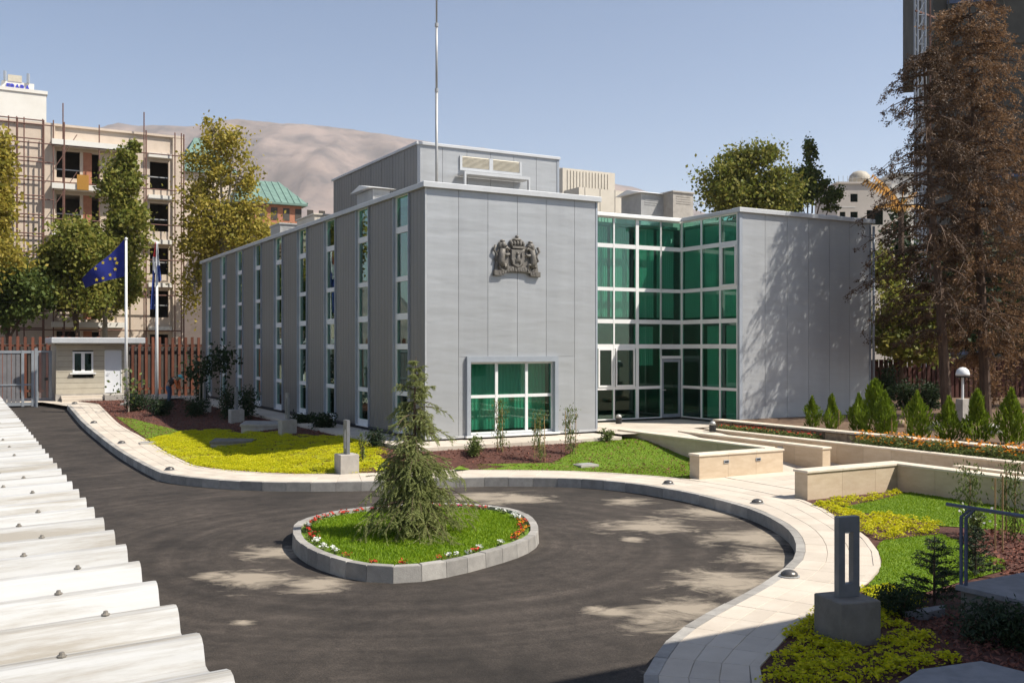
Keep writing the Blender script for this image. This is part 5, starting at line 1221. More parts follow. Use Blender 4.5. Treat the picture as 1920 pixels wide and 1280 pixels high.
def thujas():
    trunk = MB().tube([(0, 0, -0.1), (0, 0, 0.7)], [0.025, 0.01], 5).build('trunk', 'bark')
    spec = [(1523, 800, 745, 0), (1560, 803, 742, 1), (1610, 808, 741, 2), (1641, 812, 716, 3), (1659, 815, 737, 0), (1720, 823, 738, 2), (1779, 826, 748, 1), (1833, 828, 735, 3), (1897, 832, 734, 0)]
    names = ['first', 'second', 'third', None, 'fifth', 'sixth', 'seventh', 'eighth', 'ninth']
    for k, (px, pb, pt_, q) in enumerate(spec):
        x, y = G(px, pb, 0.12); h = (pb - pt_) / FPX * y * 0.99
        lab = f'clipped young conifer above the stone garden wall, {names[k]} from the left' if names[k] else 'tallest young conifer of the row, beside the downpipe'
        t = thing('conifer_shrub', lab, 'conifer', (x, y, 0.11), rnd(0, 6), 'young conifers along the garden wall')
        o = link('foliage', THM[q], None, t); o.scale = (h * rnd(0.88, 1.12), h * rnd(0.88, 1.12), h)
        o = link('trunk', trunk.data, None, t)
    bpy.data.objects.remove(trunk)
    # support canes among them
    c = MB().tube([(0, 0, 0), (0, 0, 0.6)], 0.013, 5).build('wooden_stake', 'stake_wood'); first = True
    for px, pb, lab in ((1573, 804, 'wooden stake at the second conifer of the row'), (1600, 806, 'wooden stake left of the third conifer of the row'), (1672, 817, 'wooden stake right of the fifth conifer of the row'), (1697, 824, 'short wooden stake left of the orange flowers')):
        o = c if first else link('wooden_stake', c.data, None); first = False; x, y = G(px, pb, 0.12); o.location = (x, y, 0.1); tag(o, lab, 'stake', 'stakes among the conifers')
thujas()
def flowerbed():
    poly = [W(WU3 + 0.27, -7.0), W(WU3 + 0.27, -17), W(WU3 + 0.82, -17), W(WU3 + 0.82, -7.0)]; n = 9000; P = scatter(poly, n); k = len(P)
    z = -0.08 + RNG.uniform(0.0, 0.36, k) * (0.75 + 0.25 * np.sin(P[:, 1] * 5)); v, f = leaves(np.column_stack([P, z]), RNG.uniform(0.02, 0.045, k), flat=0.2)
    t = thing('flower_bed', 'dense bed of orange flowers along the planter wall', 'flowers')
    o = link('leaves', npmesh('leaves', v, f), 'leaf_shrub', t); o['kind'] = 'stuff'
    P = scatter(poly, 1500); P = P[(np.sin(P[:, 0] * 7.1) * np.sin(P[:, 1] * 6.3 + P[:, 0] * 3) + RNG.normal(0, 0.5, len(P))) > -0.25]; k = len(P); z = RNG.uniform(0.06, 0.34, k); v, f = leaves(np.column_stack([P, z]), RNG.uniform(0.022, 0.042, k), flat=0.5, aspect=0.85)
    o = link('petals', npmesh('petals', v, f), 'petal_orange', t); o['kind'] = 'stuff'
    poly = [W(WU3 + 0.27, -5.6), W(WU3 + 0.27, -1.6), W(WU3 + 0.8, -1.6), W(WU3 + 0.8, -5.6)]; P = scatter(poly, 2200); k = len(P); v, f = leaves(np.column_stack([P, RNG.uniform(-0.08, 0.10, k)]), RNG.uniform(0.02, 0.045, k), flat=0.3)
    t = thing('low_planting', 'low grey-green plants with a few reddish flowers before the right wing', 'plants'); o = link('leaves', npmesh('leaves', v, f), 'leaf_shrub', t); o['kind'] = 'stuff'
    P = scatter(poly, 160); k = len(P); v, f = leaves(np.column_stack([P, RNG.uniform(0.06, 0.13, k)]), RNG.uniform(0.02, 0.035, k), flat=0.4, aspect=0.8); o = link('petals', npmesh('petals', v, f), 'petal_red', t); o['kind'] = 'stuff'
flowerbed()
def shrub(x, y, z, h, r, label, m='leaf_shrub', n=900, size=(0.02, 0.05), stems=5, name='shrub', group=None, aspect=0.45):
    t = thing(name, label, 'shrub', (x, y, z), 0, group); P = []; b = MB()
    for k in range(stems):
        an = rnd(0, 6.28); tip = Vector((math.cos(an) * r * rnd(0.2, 0.75), math.sin(an) * r * rnd(0.2, 0.75), h * rnd(0.65, 1.0))); b.tube([(0, 0, -0.03), tuple(tip * 0.5 + Vector((0, 0, 0.05 * h))), tuple(tip)], [0.014, 0.01, 0.004], 4)
        for i in range(n // stems):
            s = rnd(0.15, 1.05); P.append((tip.x * s + random.gauss(0, r * 0.28), tip.y * s + random.gauss(0, r * 0.28), max(0.02, tip.z * s + random.gauss(0, h * 0.09))))
    b.build('stems', 'bark', t); v, f = leaves(np.array(P), RNG.uniform(*size, len(P)), aspect=aspect); link('foliage', npmesh('foliage', v, f), m, t); return t
def staked(x, y, z, h, label, m='leaf_shrub', stakes=2):
    t = thing('climbing_plant', label, 'plant', (x, y, z)); P = []
    for k in range(stakes):
        dx = (k - (stakes - 1) / 2) * 0.14; MB().tube([(dx, 0, -0.05), (dx + rnd(-.03, .03), 0, h * rnd(0.9, 1.05))], 0.011, 5).build('stake', 'stake_wood', t)
    b = MB()
    for q in range(3):
        pts = [(rnd(-.1, .1) + 0.05 * math.sin(i + q), rnd(-.08, .08), h * 1.05 * i / 6) for i in range(7)]; b.tube(pts, [0.009] * 6 + [0.003], 4)
        for p in pts[1:]:
            for i in range(34): P.append((p[0] + random.gauss(0, 0.09), p[1] + random.gauss(0, 0.09), p[2] + random.gauss(0, h * 0.06)))
    b.build('stems', 'leaf_shrub', t); P = np.array(P); P[:, 2] = np.maximum(P[:, 2], 0.03); v, f = leaves(P, RNG.uniform(0.02, 0.045, len(P)), aspect=0.35, axis=np.tile([0, 0, -0.6], (len(P), 1))); link('foliage', npmesh('foliage', v, f), m, t)
def front_plants():
    for px, py, h, lab, st in ((938, 858, 1.25, 'thin staked plant before the left part of the picture window', 2), (1012, 862, 1.2, 'leafy staked plant under the middle right of the picture window', 3), (1070, 856, 1.15, 'staked plant right of the picture window', 3)):
        x, y = G(px, py, lambda x, y: zwalk(x, y) + 0.17); staked(x, y, zgarden(x, y), h, lab, stakes=st)
    x, y = G(887, 862, lambda x, y: zwalk(x, y) + 0.17); shrub(x, y, zgarden(x, y), 0.5, 0.28, 'round light green shrub in the mulch left of the picture window', n=1100)
    x, y = G(1137, 838, -0.4); shrub(x, y, zgarden(x, y), 0.4, 0.25, 'small grey-green shrub by the end of the stone wall near the entrance', n=600)
    x, y = G(705, 846, -0.35); shrub(x, y, zgarden(x, y), 0.5, 0.4, 'low dark shrub at the office corner behind the cedar', 'leaf_dark', n=900)
    x, y = G(680, 862, -0.45); shrub(x, y, zgarden(x, y), 0.75, 0.14, 'thin plant right beside the sunlit bollard', n=160, stems=3)
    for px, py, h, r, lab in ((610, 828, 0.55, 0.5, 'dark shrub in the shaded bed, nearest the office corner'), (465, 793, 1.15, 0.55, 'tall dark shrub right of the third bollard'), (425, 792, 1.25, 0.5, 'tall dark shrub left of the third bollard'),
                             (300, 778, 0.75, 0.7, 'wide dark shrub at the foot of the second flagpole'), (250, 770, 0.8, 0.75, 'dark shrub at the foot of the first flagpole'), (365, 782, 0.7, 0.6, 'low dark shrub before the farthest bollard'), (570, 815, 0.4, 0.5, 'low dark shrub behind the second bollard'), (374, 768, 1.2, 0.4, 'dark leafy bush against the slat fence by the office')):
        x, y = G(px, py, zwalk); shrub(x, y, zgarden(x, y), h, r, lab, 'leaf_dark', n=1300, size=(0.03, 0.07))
    # saplings in the far garden
    for px, py, hy, lab, m in ((415, 775, 660, 'sapling with a dark crown against the office windows', 'leaf_dark'), (374, 778, 684, 'thin sapling left of the far office corner', 'leaf_dark'), (241, 772, 715, 'slender staked sapling in front of the gatehouse door', 'leaf_shrub')):
        x, y = G(px, py, zwalk); z = zgarden(x, y); h = at(0, hy, y).z - z
        t = thing('sapling', lab, 'tree', (x, y, z)); MB().tube([(0, 0, 0), (0.02, 0, h * 0.6), (0, 0, h)], [0.03, 0.022, 0.012], 5).build('trunk', 'pale_bark', t)
        dense = m == 'leaf_dark'; n = 420 if dense else 90; P = RNG.normal(0, 1, (n, 3)) * [0.36, 0.36, 0.32] + [0, 0, h * 0.86]; v, f = leaves(P, RNG.uniform(0.06, 0.12, n)); link('crown', npmesh('crown', v, f), m, t)
front_plants()
def right_plants():
    def spruce(px, py, top, label, seed, R0=0.42):
        x, y = G(px, py, zwalk); h = (py - top) / FPX * y; t = thing('spruce_shrub', label, 'conifer', (x, y, zwalk(x, y) - 0.02)); P = []; A = []; b = MB(); r = random.Random(seed)
        MB().tube([(0, 0, -0.03), (0, 0, h)], [0.022, 0.005], 5).build('trunk', 'bark', t)
        z = 0.08
        while z < h * 0.97:
            for q in range(6):
                an = r.uniform(0, 6.28); L = R0 * (1 - z / h) ** 0.8 * r.uniform(0.6, 1.1) + 0.05; d = np.array([math.cos(an), math.sin(an), 0.25]); b.tube([(0, 0, z), tuple(d * L + [0, 0, z])], [0.008, 0.003], 3)
                for i in range(int(L * 300)):
                    s = r.uniform(0.15, 1.05); c = d * L * s + [r.gauss(0, .02), r.gauss(0, .02), z + r.gauss(0, .018)]; P.append(c); A.append((d[0] * 0.6 + r.gauss(0, .6), d[1] * 0.6 + r.gauss(0, .6), 0.4 + r.gauss(0, .3)))
            z += 0.085
        b.build('branches', 'bark', t); v, f = leaves(np.array(P), RNG.uniform(0.014, 0.032, len(P)), aspect=0.25, axis=np.array(A)); link('foliage', npmesh('foliage', v, f), 'needle_spruce', t)
    spruce(1752, 1128, 1000, 'dark young spruce left of the handrail posts', 1, 0.42); spruce(1829, 1080, 985, 'dark young spruce behind the landing, right of the posts', 2, 0.34)
    for px, py, h, r, lab, m in ((1690, 1150, 0.35, 0.45, 'dark low shrub right of the nearest bollard', 'leaf_dark'), (1830, 1200, 0.45, 0.4, 'dark spiky shrub in the shade before the landing', 'needle_spruce'), (1905, 1215, 0.4, 0.35, 'dark shrub at the lower right picture edge', 'leaf_dark')):
        x, y = G(px, py, zwalk); shrub(x, y, zwalk(x, y) - 0.02, h, r, lab, m, n=1500, size=(0.018, 0.045), aspect=0.3)
    for px, py, top, lab, st in ((1818, 1000, 885, 'staked climbing plant against the stone wall, left of two', 1), (1895, 1012, 880, 'leafy staked climber at the right picture edge', 2)):
        x, y = G(px, py, zwalk); staked(x, y, zwalk(x, y) - 0.02, (py - top) / FPX * y, lab, stakes=st)
    for px, py, h, lab in ((1855, 1010, 0.5, 'sparse shrub with pale blossoms behind the handrail'),):
        x, y = G(px - 25, py, zwalk); t = shrub(x, y, zwalk(x, y) - 0.02, h, 0.25, lab, n=350); P = RNG.normal(0, 1, (26, 3)) * [0.2, 0.2, 0.1] + [0, 0, h * 0.75]; v, f = leaves(P, RNG.uniform(0.02, 0.035, 26), aspect=0.9); link('blossoms', npmesh('blossoms', v, f), 'petal_white', t)
    for px, pb, pt_, lab in ((1866, 1030, 893, 'tall wooden stake behind the handrail, left of two'), (1880, 1034, 888, 'tall wooden stake behind the handrail, right of two')):
        x, y = G(px, pb, zwalk); o = MB().tube([(0, 0, 0), (0, 0, (pb - pt_) / FPX * y)], 0.013, 5).build('wooden_stake', 'stake_wood'); o.location = (x, y, zwalk(x, y) - 0.02); tag(o, lab, 'stake')
right_plants()

# ================================================================== TREES
def tree(name, label, base, trunk_h, lobes, n, leaf, m, bark='bark', tr=0.22, sub=9, spread=0.34, shell=0.55, limbs=True, group=None):
    """trunk, limbs and a crown of leaf clumps; lobes are (x, y, z, rx, ry, rz) relative to the base"""
    t = thing(name, label, 'tree', base, 0, group); b = MB()
    vol = [l[3] * l[4] * l[5] for l in lobes]; tot = sum(vol); P = []
    top = (0, 0, trunk_h); MB().tube([(0, 0, -0.4), (rnd(-.1, .1), rnd(-.1, .1), trunk_h * 0.5), top], [tr, tr * 0.8, tr * 0.62], 8).build('trunk', bark, t)
    for l, vv in zip(lobes, vol):
        c = Vector(l[:3])
        if limbs: b.tube([top, tuple((Vector(top) + c) * 0.5 + Vector((rnd(-.3, .3), rnd(-.3, .3), 0.2))), tuple(c)], [tr * 0.5, tr * 0.34, tr * 0.14], 5)
        k = max(3, int(sub * (0.6 + 0.8 * (vv / tot) * len(lobes))))
        for q in range(k):
            d = RNG.normal(size=3); d /= np.linalg.norm(d); rr = shell + (1 - shell) * RNG.uniform() ; s = np.array(l[3:]) * d * rr; sc = np.array(l[:3]) + s
            if limbs: b.tube([tuple(c), tuple((c + Vector(sc)) * 0.5 + Vector((0, 0, 0.15))), tuple(sc)], [tr * 0.16, tr * 0.10, tr * 0.04], 4)
            mm = max(4, int(n * vv / tot / k * RNG.uniform(0.5, 1.5))); g = RNG.normal(size=(mm, 3)) * (np.array(l[3:]) * spread * RNG.uniform(0.6, 1.25)); g[:, 2] *= 0.8
            P.append(sc + g)
    b.build('limbs', bark, t) if limbs else None
    P = np.vstack(P); P = P[P[:, 2] > 0.1]; v, f = leaves(P, RNG.uniform(leaf * 0.55, leaf * 1.25, len(P)), aspect=0.7); link('crown', npmesh('crown', v, f), m, t); return t
def px_lobe(b, px, py, d, rx, rz, ry=None):
    p = at(px, py, d); s = d / FPX; return (p.x - b[0], d - b[1], p.z - b[2], rx * s, (ry or rx) * s, rz * s)
def place_trees():
    # plane trees on the left, behind the fence
    d = 66.0; b = at(197, 648, d); b = (b.x, d, 0.0)
    tree('plane_tree', 'large plane tree with a tall olive crown behind the gatehouse', b, 4.5, [px_lobe(b, *q) for q in ((238, 285, d, 20, 34), (228, 345, d, 34, 45), (240, 420, d, 36, 45), (205, 470, d, 48, 42), (238, 530, d, 34, 40), (185, 545, d + 1, 55, 45), (160, 520, d, 40, 45))], 28000, 0.15, 'leaf_plane', 'pale_bark', 0.26, sub=16, spread=0.26)
    d = 62.0; b = at(145, 650, d); b = (b.x, d, 0.0)
    tree('plane_tree', 'lower plane tree left of the gatehouse roof, behind the starry flag', b, 3.2, [px_lobe(b, *q) for q in ((130, 450, d, 42, 45), (165, 470, d, 45, 45), (150, 540, d, 55, 50), (110, 500, d, 40, 45))], 16000, 0.145, 'leaf_plane', 'bark', 0.22, sub=10)
    d = 60.0; b = at(15, 655, d); b = (b.x, d, 0.0)
    tree('plane_tree', 'dark green tree above the sliding gate at the left edge', b, 3.0, [px_lobe(b, *q) for q in ((30, 530, d, 42, 42), (60, 560, d, 36, 38), (10, 580, d, 30, 36), (-30, 540, d, 45, 50))], 16000, 0.15, 'leaf_green', 'bark', 0.2, sub=10)
    d = 56.0; b = at(-40, 655, d); b = (b.x, d, 0.0)
    tree('plane_tree', 'tall yellow-green tree cut off by the left picture edge', b, 5.0, [px_lobe(b, *q) for q in ((-12, 290, d, 32, 60), (-8, 400, d, 34, 60), (-15, 470, d, 44, 40), (-60, 400, d, 50, 120))], 16000, 0.14, 'leaf_autumn', 'pale_bark', 0.24, sub=9)
    d = 63.0; b = at(425, 650, d); b = (b.x, d, 0.0)
    tree('yellowing_tree', 'tall sparse yellowing tree behind the far end of the office', b, 8.0, [px_lobe(b, *q) for q in ((405, 250, d, 28, 30), (440, 265, d, 30, 32), (395, 310, d, 42, 42), (445, 330, d, 34, 36), (380, 380, d, 42, 40), (478, 392, d, 30, 26), (420, 420, d, 60, 45), (375, 460, d, 40, 50), (365, 530, d, 28, 55), (465, 445, d, 55, 40))], 15000, 0.125, 'leaf_autumn', 'pale_bark', 0.24, sub=15, spread=0.30)
    d = 70.0; b = at(500, 650, d); b = (b.x, d, 0.0)
    tree('yellowing_tree', 'low yellow-green tree below the green roof', b, 6.0, [px_lobe(b, *q) for q in ((505, 442, d, 38, 22), (450, 460, d, 50, 36), (525, 432, d, 20, 14))], 9000, 0.13, 'leaf_autumn', 'pale_bark', 0.2)
    # right, behind the roof
    d = 74.0; b = at(1400, 650, d); b = (b.x, d, 0.0)
    tree('broadleaf_tree', 'wide olive-green tree behind the roof of the right wing', b, 9.0, [px_lobe(b, *q) for q in ((1345, 335, d, 34, 34), (1390, 310, d, 36, 34), (1430, 310, d, 36, 32), (1450, 350, d, 40, 36), (1375, 365, d, 50, 34), (1420, 375, d, 55, 30))], 18000, 0.15, 'leaf_plane', 'bark', 0.25, sub=10)
    d = 80.0; b = at(1518, 650, d); b = (b.x, d, 0.0)
    tree('broadleaf_tree', 'narrow upright green tree with one tall shoot behind the right wing', b, 9.0, [px_lobe(b, *q) for q in ((1520, 290, d, 11, 28), (1515, 335, d, 22, 26), (1500, 365, d, 26, 26), (1545, 350, d, 14, 14), (1560, 375, d, 18, 18))], 9000, 0.14, 'leaf_green', 'bark', 0.2, sub=9)
    d = 46.0; b = at(1690, 690, d); b = (b.x, d, 0.1)
    tree('evergreen_tree', 'dark evergreen tree in the shade right of the wing', b, 2.0, [px_lobe(b, *q) for q in ((1690, 570, d, 44, 32), (1670, 620, d, 34, 34), (1720, 610, d, 40, 40), (1660, 510, d + 2, 28, 36), (1700, 650, d, 50, 30))], 14000, 0.12, 'leaf_plane', 'bark', 0.16, sub=12)
    d = 49.0; b = at(1850, 690, d); b = (b.x, d, 0.1)
    tree('evergreen_tree', 'black-green evergreen filling the gap behind the right fence', b, 2.2, [px_lobe(b, *q) for q in ((1800, 600, d, 60, 60), (1880, 600, d, 60, 60), (1940, 620, d, 50, 60), (1740, 560, d + 2, 46, 70), (1860, 520, d + 2, 60, 60), (1690, 470, d + 4, 34, 60))], 22000, 0.14, 'leaf_dark', 'bark', 0.18, sub=12)
    for px, d, h, r, lab in ((1700, 38.5, 1.2, 0.7, 'shaded shrub behind the sixth conifer of the row'), (1745, 38.0, 1.0, 0.6, 'shaded leafy shrub left of the dead tree trunk'), (1860, 39.0, 1.9, 1.0, 'dry brown shrub right of the garden lamp'), (1662, 41.0, 1.6, 0.5, 'shaded shrub against the fence next to the wing')):
        p = at(px, 700, d); shrub(p.x, d, 0.14, h, r, lab, 'leaf_dead' if 'dry' in lab else 'leaf_dark', n=1500, size=(0.035, 0.08))
place_trees()
def dead_conifer(label, base, H, h0, prof, m, seed, per=7, step=0.42, clump=26, size=(0.04, 0.11), lean=0.0, tr=0.19):
    r = random.Random(seed); t = thing('dead_conifer', label, 'tree', base); b = MB(); P = []; A = []
    MB().tube([(0, 0, -0.3), (lean * 0.3, 0, H * 0.3), (lean * 0.7, 0.05, H * 0.65), (lean, 0, H)], [tr, tr * 0.82, tr * 0.45, 0.03], 9).build('trunk', 'bark', t)
    h = h0
    while h < H:
        s = h / H; L0 = float(np.interp(h, *prof)); cx = lean * s
        for q in range(per):
            an = r.uniform(0, 6.283); L = L0 * r.uniform(0.55, 1.15); d = Vector((math.cos(an), math.sin(an), 0)); pts = []
            for i in range(6):
                f = i / 5; pts.append(Vector((cx + d.x * L * f, d.y * L * f, h + r.uniform(-.05, .05) + L * (0.22 * f - 0.50 * f * f))))
            b.tube([tuple(p) for p in pts], [0.035 * (1 - 0.8 * i / 5) for i in range(6)], 4)
            side = Vector((-d.y, d.x, 0))
            for i in range(2, 6):
                for rep in range(2):
                    s0 = pts[i] + (pts[i - 1] - pts[i]) * r.random(); w_ = (side * r.uniform(-1, 1) + d * r.uniform(0, 0.6) + Vector((0, 0, r.uniform(-0.9, 0.2)))).normalized(); l = r.uniform(0.15, 0.5)
                    b.tube([tuple(s0), tuple(s0 + w_ * l)], [0.010, 0.004], 3)
                    for k in range(int(clump * l / 0.32)):
                        f = r.random() ** 0.7; c = s0 + w_ * l * f; P.append((c.x + r.gauss(0, .05), c.y + r.gauss(0, .05), c.z + r.gauss(0, .05) - 0.04)); A.append((w_.x + r.gauss(0, .6), w_.y + r.gauss(0, .6), w_.z - 0.4 + r.gauss(0, .5)))
        h += step * r.uniform(0.8, 1.2)
    b.build('branches', 'bark', t); P = np.array(P); v, f = leaves(P, RNG.uniform(*size, len(P)), aspect=0.42, axis=np.array(A)); link('foliage', npmesh('foliage', v, f), m, t); return t
p = at(1778, 700, 33.4)
dead_conifer('dead brown conifer with a bare trunk, close to the right wing', (p.x, 33.4, 0.1), 12.4, 3.0, ([3.0, 4.5, 7, 9, 11, 13.2], [1.7, 2.85, 2.65, 2.35, 1.65, 0.35]), 'leaf_dead_dark', 4, per=7, step=0.38, clump=26, size=(0.02, 0.058), lean=-0.85)
p = at(1850, 700, 34.4)
dead_conifer('taller dense dead conifer at the right picture edge', (p.x, 34.4, 0.1), 14.6, 2.2, ([2, 5, 8, 12, 14.5, 16.3], [2.0, 2.8, 2.45, 1.9, 1.35, 0.4]), 'leaf_dead', 8, per=8, step=0.34, clump=32, size=(0.022, 0.06), lean=-0.6)
p = at(1955, 700, 40.0)
dead_conifer('dead conifer mostly outside the right picture edge', (p.x, 40.0, 0.14), 13.0, 1.5, ([1.5, 4, 8, 11, 13.2], [2.2, 2.6, 2.2, 1.5, 0.3]), 'leaf_dead', 15, per=7, step=0.42, clump=20, size=(0.03, 0.08))

def boulders():
    for px, py, r, lab in ((1688, 800, 0.22, 'grey boulder among the conifers left of the stake'), (1752, 806, 0.25, 'pale boulder at the foot of the dead tree'), (1795, 800, 0.3, 'dark boulder left of the garden lamp'), (1862, 812, 0.28, 'pale boulder right of the garden lamp')):
        x, y = G(px, py, 0.12); bm = bmesh.new(); bmesh.ops.create_icosphere(bm, subdivisions=3, radius=r)
        for v in bm.verts: v.co *= 1 + 0.35 * noise.noise(v.co * 4 + Vector((px, 0, 0)));  v.co.z *= 0.7
        me = bpy.data.meshes.new('boulder'); bm.to_mesh(me); bm.free(); o = link('boulder', me, 'concrete' if 'pale' in lab else 'rough_stone', None, True); o.location = (x, y, 0.2); tag(o, lab, 'boulder')
boulders()

# ================================================================== BEYOND THE FENCE
def cut_wall(m, u0, u1, z0, z1, v0, v1, holes):
    us = sorted({u0, u1} | {h[0] for h in holes} | {h[1] for h in holes}); zs = sorted({z0, z1} | {h[2] for h in holes} | {h[3] for h in holes})
    us = [q for q in us if u0 <= q <= u1]; zs = [q for q in zs if z0 <= q <= z1]
    for a, b in zip(us, us[1:]):
        run = None
        for c, d in zip(zs, zs[1:]):
            solid = not any(h[0] <= a + 1e-6 and b <= h[1] + 1e-6 and h[2] <= c + 1e-6 and d <= h[3] + 1e-6 for h in holes)
            if solid: run = (run[0], d) if run else (c, d)
            if (not solid or d == zs[-1]) and run: m.box(a, b, v0, v1, *run); run = None
    return m
def site():
    vf = 50.0; t = bthing('unfinished_building', 'unfinished beige apartment block with open window holes behind the trees', 'building')
    uL, ztop = -15.0, 18.0; uR = onv(343, 300, vf)[0]
    H = []; zrow = [(14.45, 16.35), (11.35, 13.3), (8.2, 10.05), (5.05, 6.9), (1.9, 3.7)]
    uu = [onv(q, 350, vf)[0] for q in (106, 150, 156, 172, 186, 281, 316)]
    for z0, z1 in zrow:
        H.append((uu[0], uu[1], z0, z1)); H.append((uu[3], uu[4] + 0.0, z0 - 0.5, z1 - 0.05)); H.append((uu[5], uu[6], z0 - 0.3 + 0.0, z1 - 0.2))
    for h in [(-13.5, -12.0), (-11.6, -10.4)]:
        for z0, z1 in zrow: H.append((h[0], h[1], z0, z1))
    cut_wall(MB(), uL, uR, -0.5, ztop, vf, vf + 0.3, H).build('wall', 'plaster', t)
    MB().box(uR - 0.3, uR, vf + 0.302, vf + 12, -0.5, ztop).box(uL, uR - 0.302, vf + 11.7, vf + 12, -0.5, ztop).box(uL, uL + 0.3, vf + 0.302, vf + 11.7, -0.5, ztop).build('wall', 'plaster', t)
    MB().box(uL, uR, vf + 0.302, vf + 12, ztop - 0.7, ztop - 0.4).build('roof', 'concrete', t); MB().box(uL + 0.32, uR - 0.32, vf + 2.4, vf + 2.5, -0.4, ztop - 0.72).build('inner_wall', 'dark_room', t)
    for z0, z1 in zrow:
        MB().box(uL + 0.32, uR - 0.32, vf + 0.31, vf + 2.39, z0 - 1.15, z0 - 0.9).build('floor_slab', 'concrete', t)
        MB().box(uu[0] - 0.35, uu[4] + 1.6, vf - 0.9, vf - 0.002, z1 + 0.25, z1 + 0.62).build('canopy', 'white_plaster', t)
        MB().box(uu[5] - 0.15, uu[6] + 0.15, vf - 0.45, vf - 0.002, z1 + 0.05, z1 + 0.36).build('canopy', 'white_plaster', t)
        MB().box(uu[2], uu[3] - 0.0, vf - 0.03, vf - 0.002, z0 - 0.5, z1).build('brick_panel', 'brick_red', t)
        for a, b in ((uu[0], uu[1]), (uu[5], uu[6])): MB().box(a + 0.02, b - 0.02, vf + 0.1, vf + 0.14, z0 + 0.55, z0 + 0.62).build('guard_rail', 'galvanised', t)
    MB().box(uR - 0.75, uR + 0.06, vf - 0.16, vf - 0.003, -0.5, ztop + 0.08).box(onv(82, 300, vf)[0], onv(103, 300, vf)[0], vf - 0.16, vf - 0.003, -0.5, ztop + 0.08).build('pilaster', 'plaster', t)
    MB().box(uL, uR + 0.1, vf - 0.18, vf + 0.4, ztop + 0.002, ztop + 0.16).build('cornice', 'plaster', t)
    MB().box(uu[2] - 0.5, uu[3] - 0.3, vf - 1.0, vf - 0.92, zrow[0][0] - 0.9, zrow[0][0] + 0.15).build('tarpaulin', 'palm_dry', t)
    s = bthing('scaffolding', 'rusty tube scaffolding in front of the unfinished building', 'scaffolding')
    us = [onv(q, 300, vf - 0.8)[0] for q in (-25, 16, 31, 45, 80, 100, 118, 186, 270, 328, 340)]
    for k, u in enumerate(us):
        top = ztop + (1.5 if k in (6, 8) else 0.25); MB().tube([(u, vf - 0.8, -0.4), (u, vf - 0.8, top)], 0.045, 5).build('standard', 'rust_steel', s)
        if k % 2 == 0: MB().tube([(u, vf - 1.7, -0.4), (u, vf - 1.7, ztop)], 0.055, 5).build('standard', 'rust_steel', s)
    for k in range(14):
        z = 1.2 + k * 1.28; MB().tube([(us[0] - 1, vf - 0.82, z), (us[-1] if k % 2 == 0 else us[5], vf - 0.82, z)], 0.045, 5).build('ledger', 'rust_steel', s)
        MB().tube([(us[0] - 1, vf - 1.72, z + 0.1), (us[4], vf - 1.72, z + 0.1)], 0.045, 5).build('ledger', 'rust_steel', s)
    for k in range(6): MB().tube([(us[5] + 0.1, vf - 0.86, 2 + k * 2.6), (us[6] + 0.9, vf - 0.86, 4.4 + k * 2.6)], 0.035, 4).build('brace', 'rust_steel', s)
    # tower block with the sign
    vb = 72.0; t = bthing('white_block', 'plain white tower block behind the unfinished building', 'building'); u1 = onv(87, 200, vb)[0]; zt = onv(87, 178, vb)[1]
    MB().box(u1 - 20, u1, vb, vb + 14, -0.5, zt).build('wall', 'white_plaster', t); MB().box(u1 - 20.1, u1 + 0.1, vb - 0.1, vb + 14.1, zt + 0.002, zt + 0.3).build('roof', 'white_plaster', t)
    a, zb = onv(3, 172, vb + 2); b, z2 = onv(64, 158, vb + 2); t = bthing('roof_sign', 'white rooftop sign with blue capital letters at the upper left', 'sign')
    MB().box(a, b, vb + 2, vb + 4, zt + 0.31, z2).build('board', 'white_plaster', t)
    MB().box(a + 0.5, b - 1.0, vb + 1.95, vb + 2.6, z2 + 0.002, z2 + 0.6).build('lamp_box', 'louvre', t)
    for k in (a + 0.25, b - 0.5): MB().tube([(k, vb + 1.9, z2), (k, vb + 1.9, z2 + 0.85)], 0.15, 5).build('floodlight', 'frame_grey', t)
    cu = bpy.data.curves.new('letters', 'FONT'); cu.body = 'EBARA'; cu.extrude = 0.05; cu.offset = 0.03; cu.size = 1.0; tmp = bpy.data.objects.new('tmp', cu); COL.objects.link(tmp)
    dg = bpy.context.evaluated_depsgraph_get(); me = bpy.data.meshes.new_from_object(tmp.evaluated_get(dg)); bpy.data.objects.remove(tmp)
    xs = [v.co.x for v in me.vertices]; w_ = max(xs) - min(xs); hh = max(v.co.y for v in me.vertices); la, _ = onv(12, 165, vb + 2); lb, _ = onv(57, 165, vb + 2); zl0 = onv(30, 171, vb + 2)[1]; zl1 = onv(30, 158.5, vb + 2)[1]
    for v in me.vertices: v.co = ((v.co.x - min(xs)) / w_ * (lb - la) + la, vb + 1.93 - v.co.z, zl0 + v.co.y / hh * (zl1 - zl0))
    me.materials.clear(); link('lettering', me, 'blue_paint', t)
site()
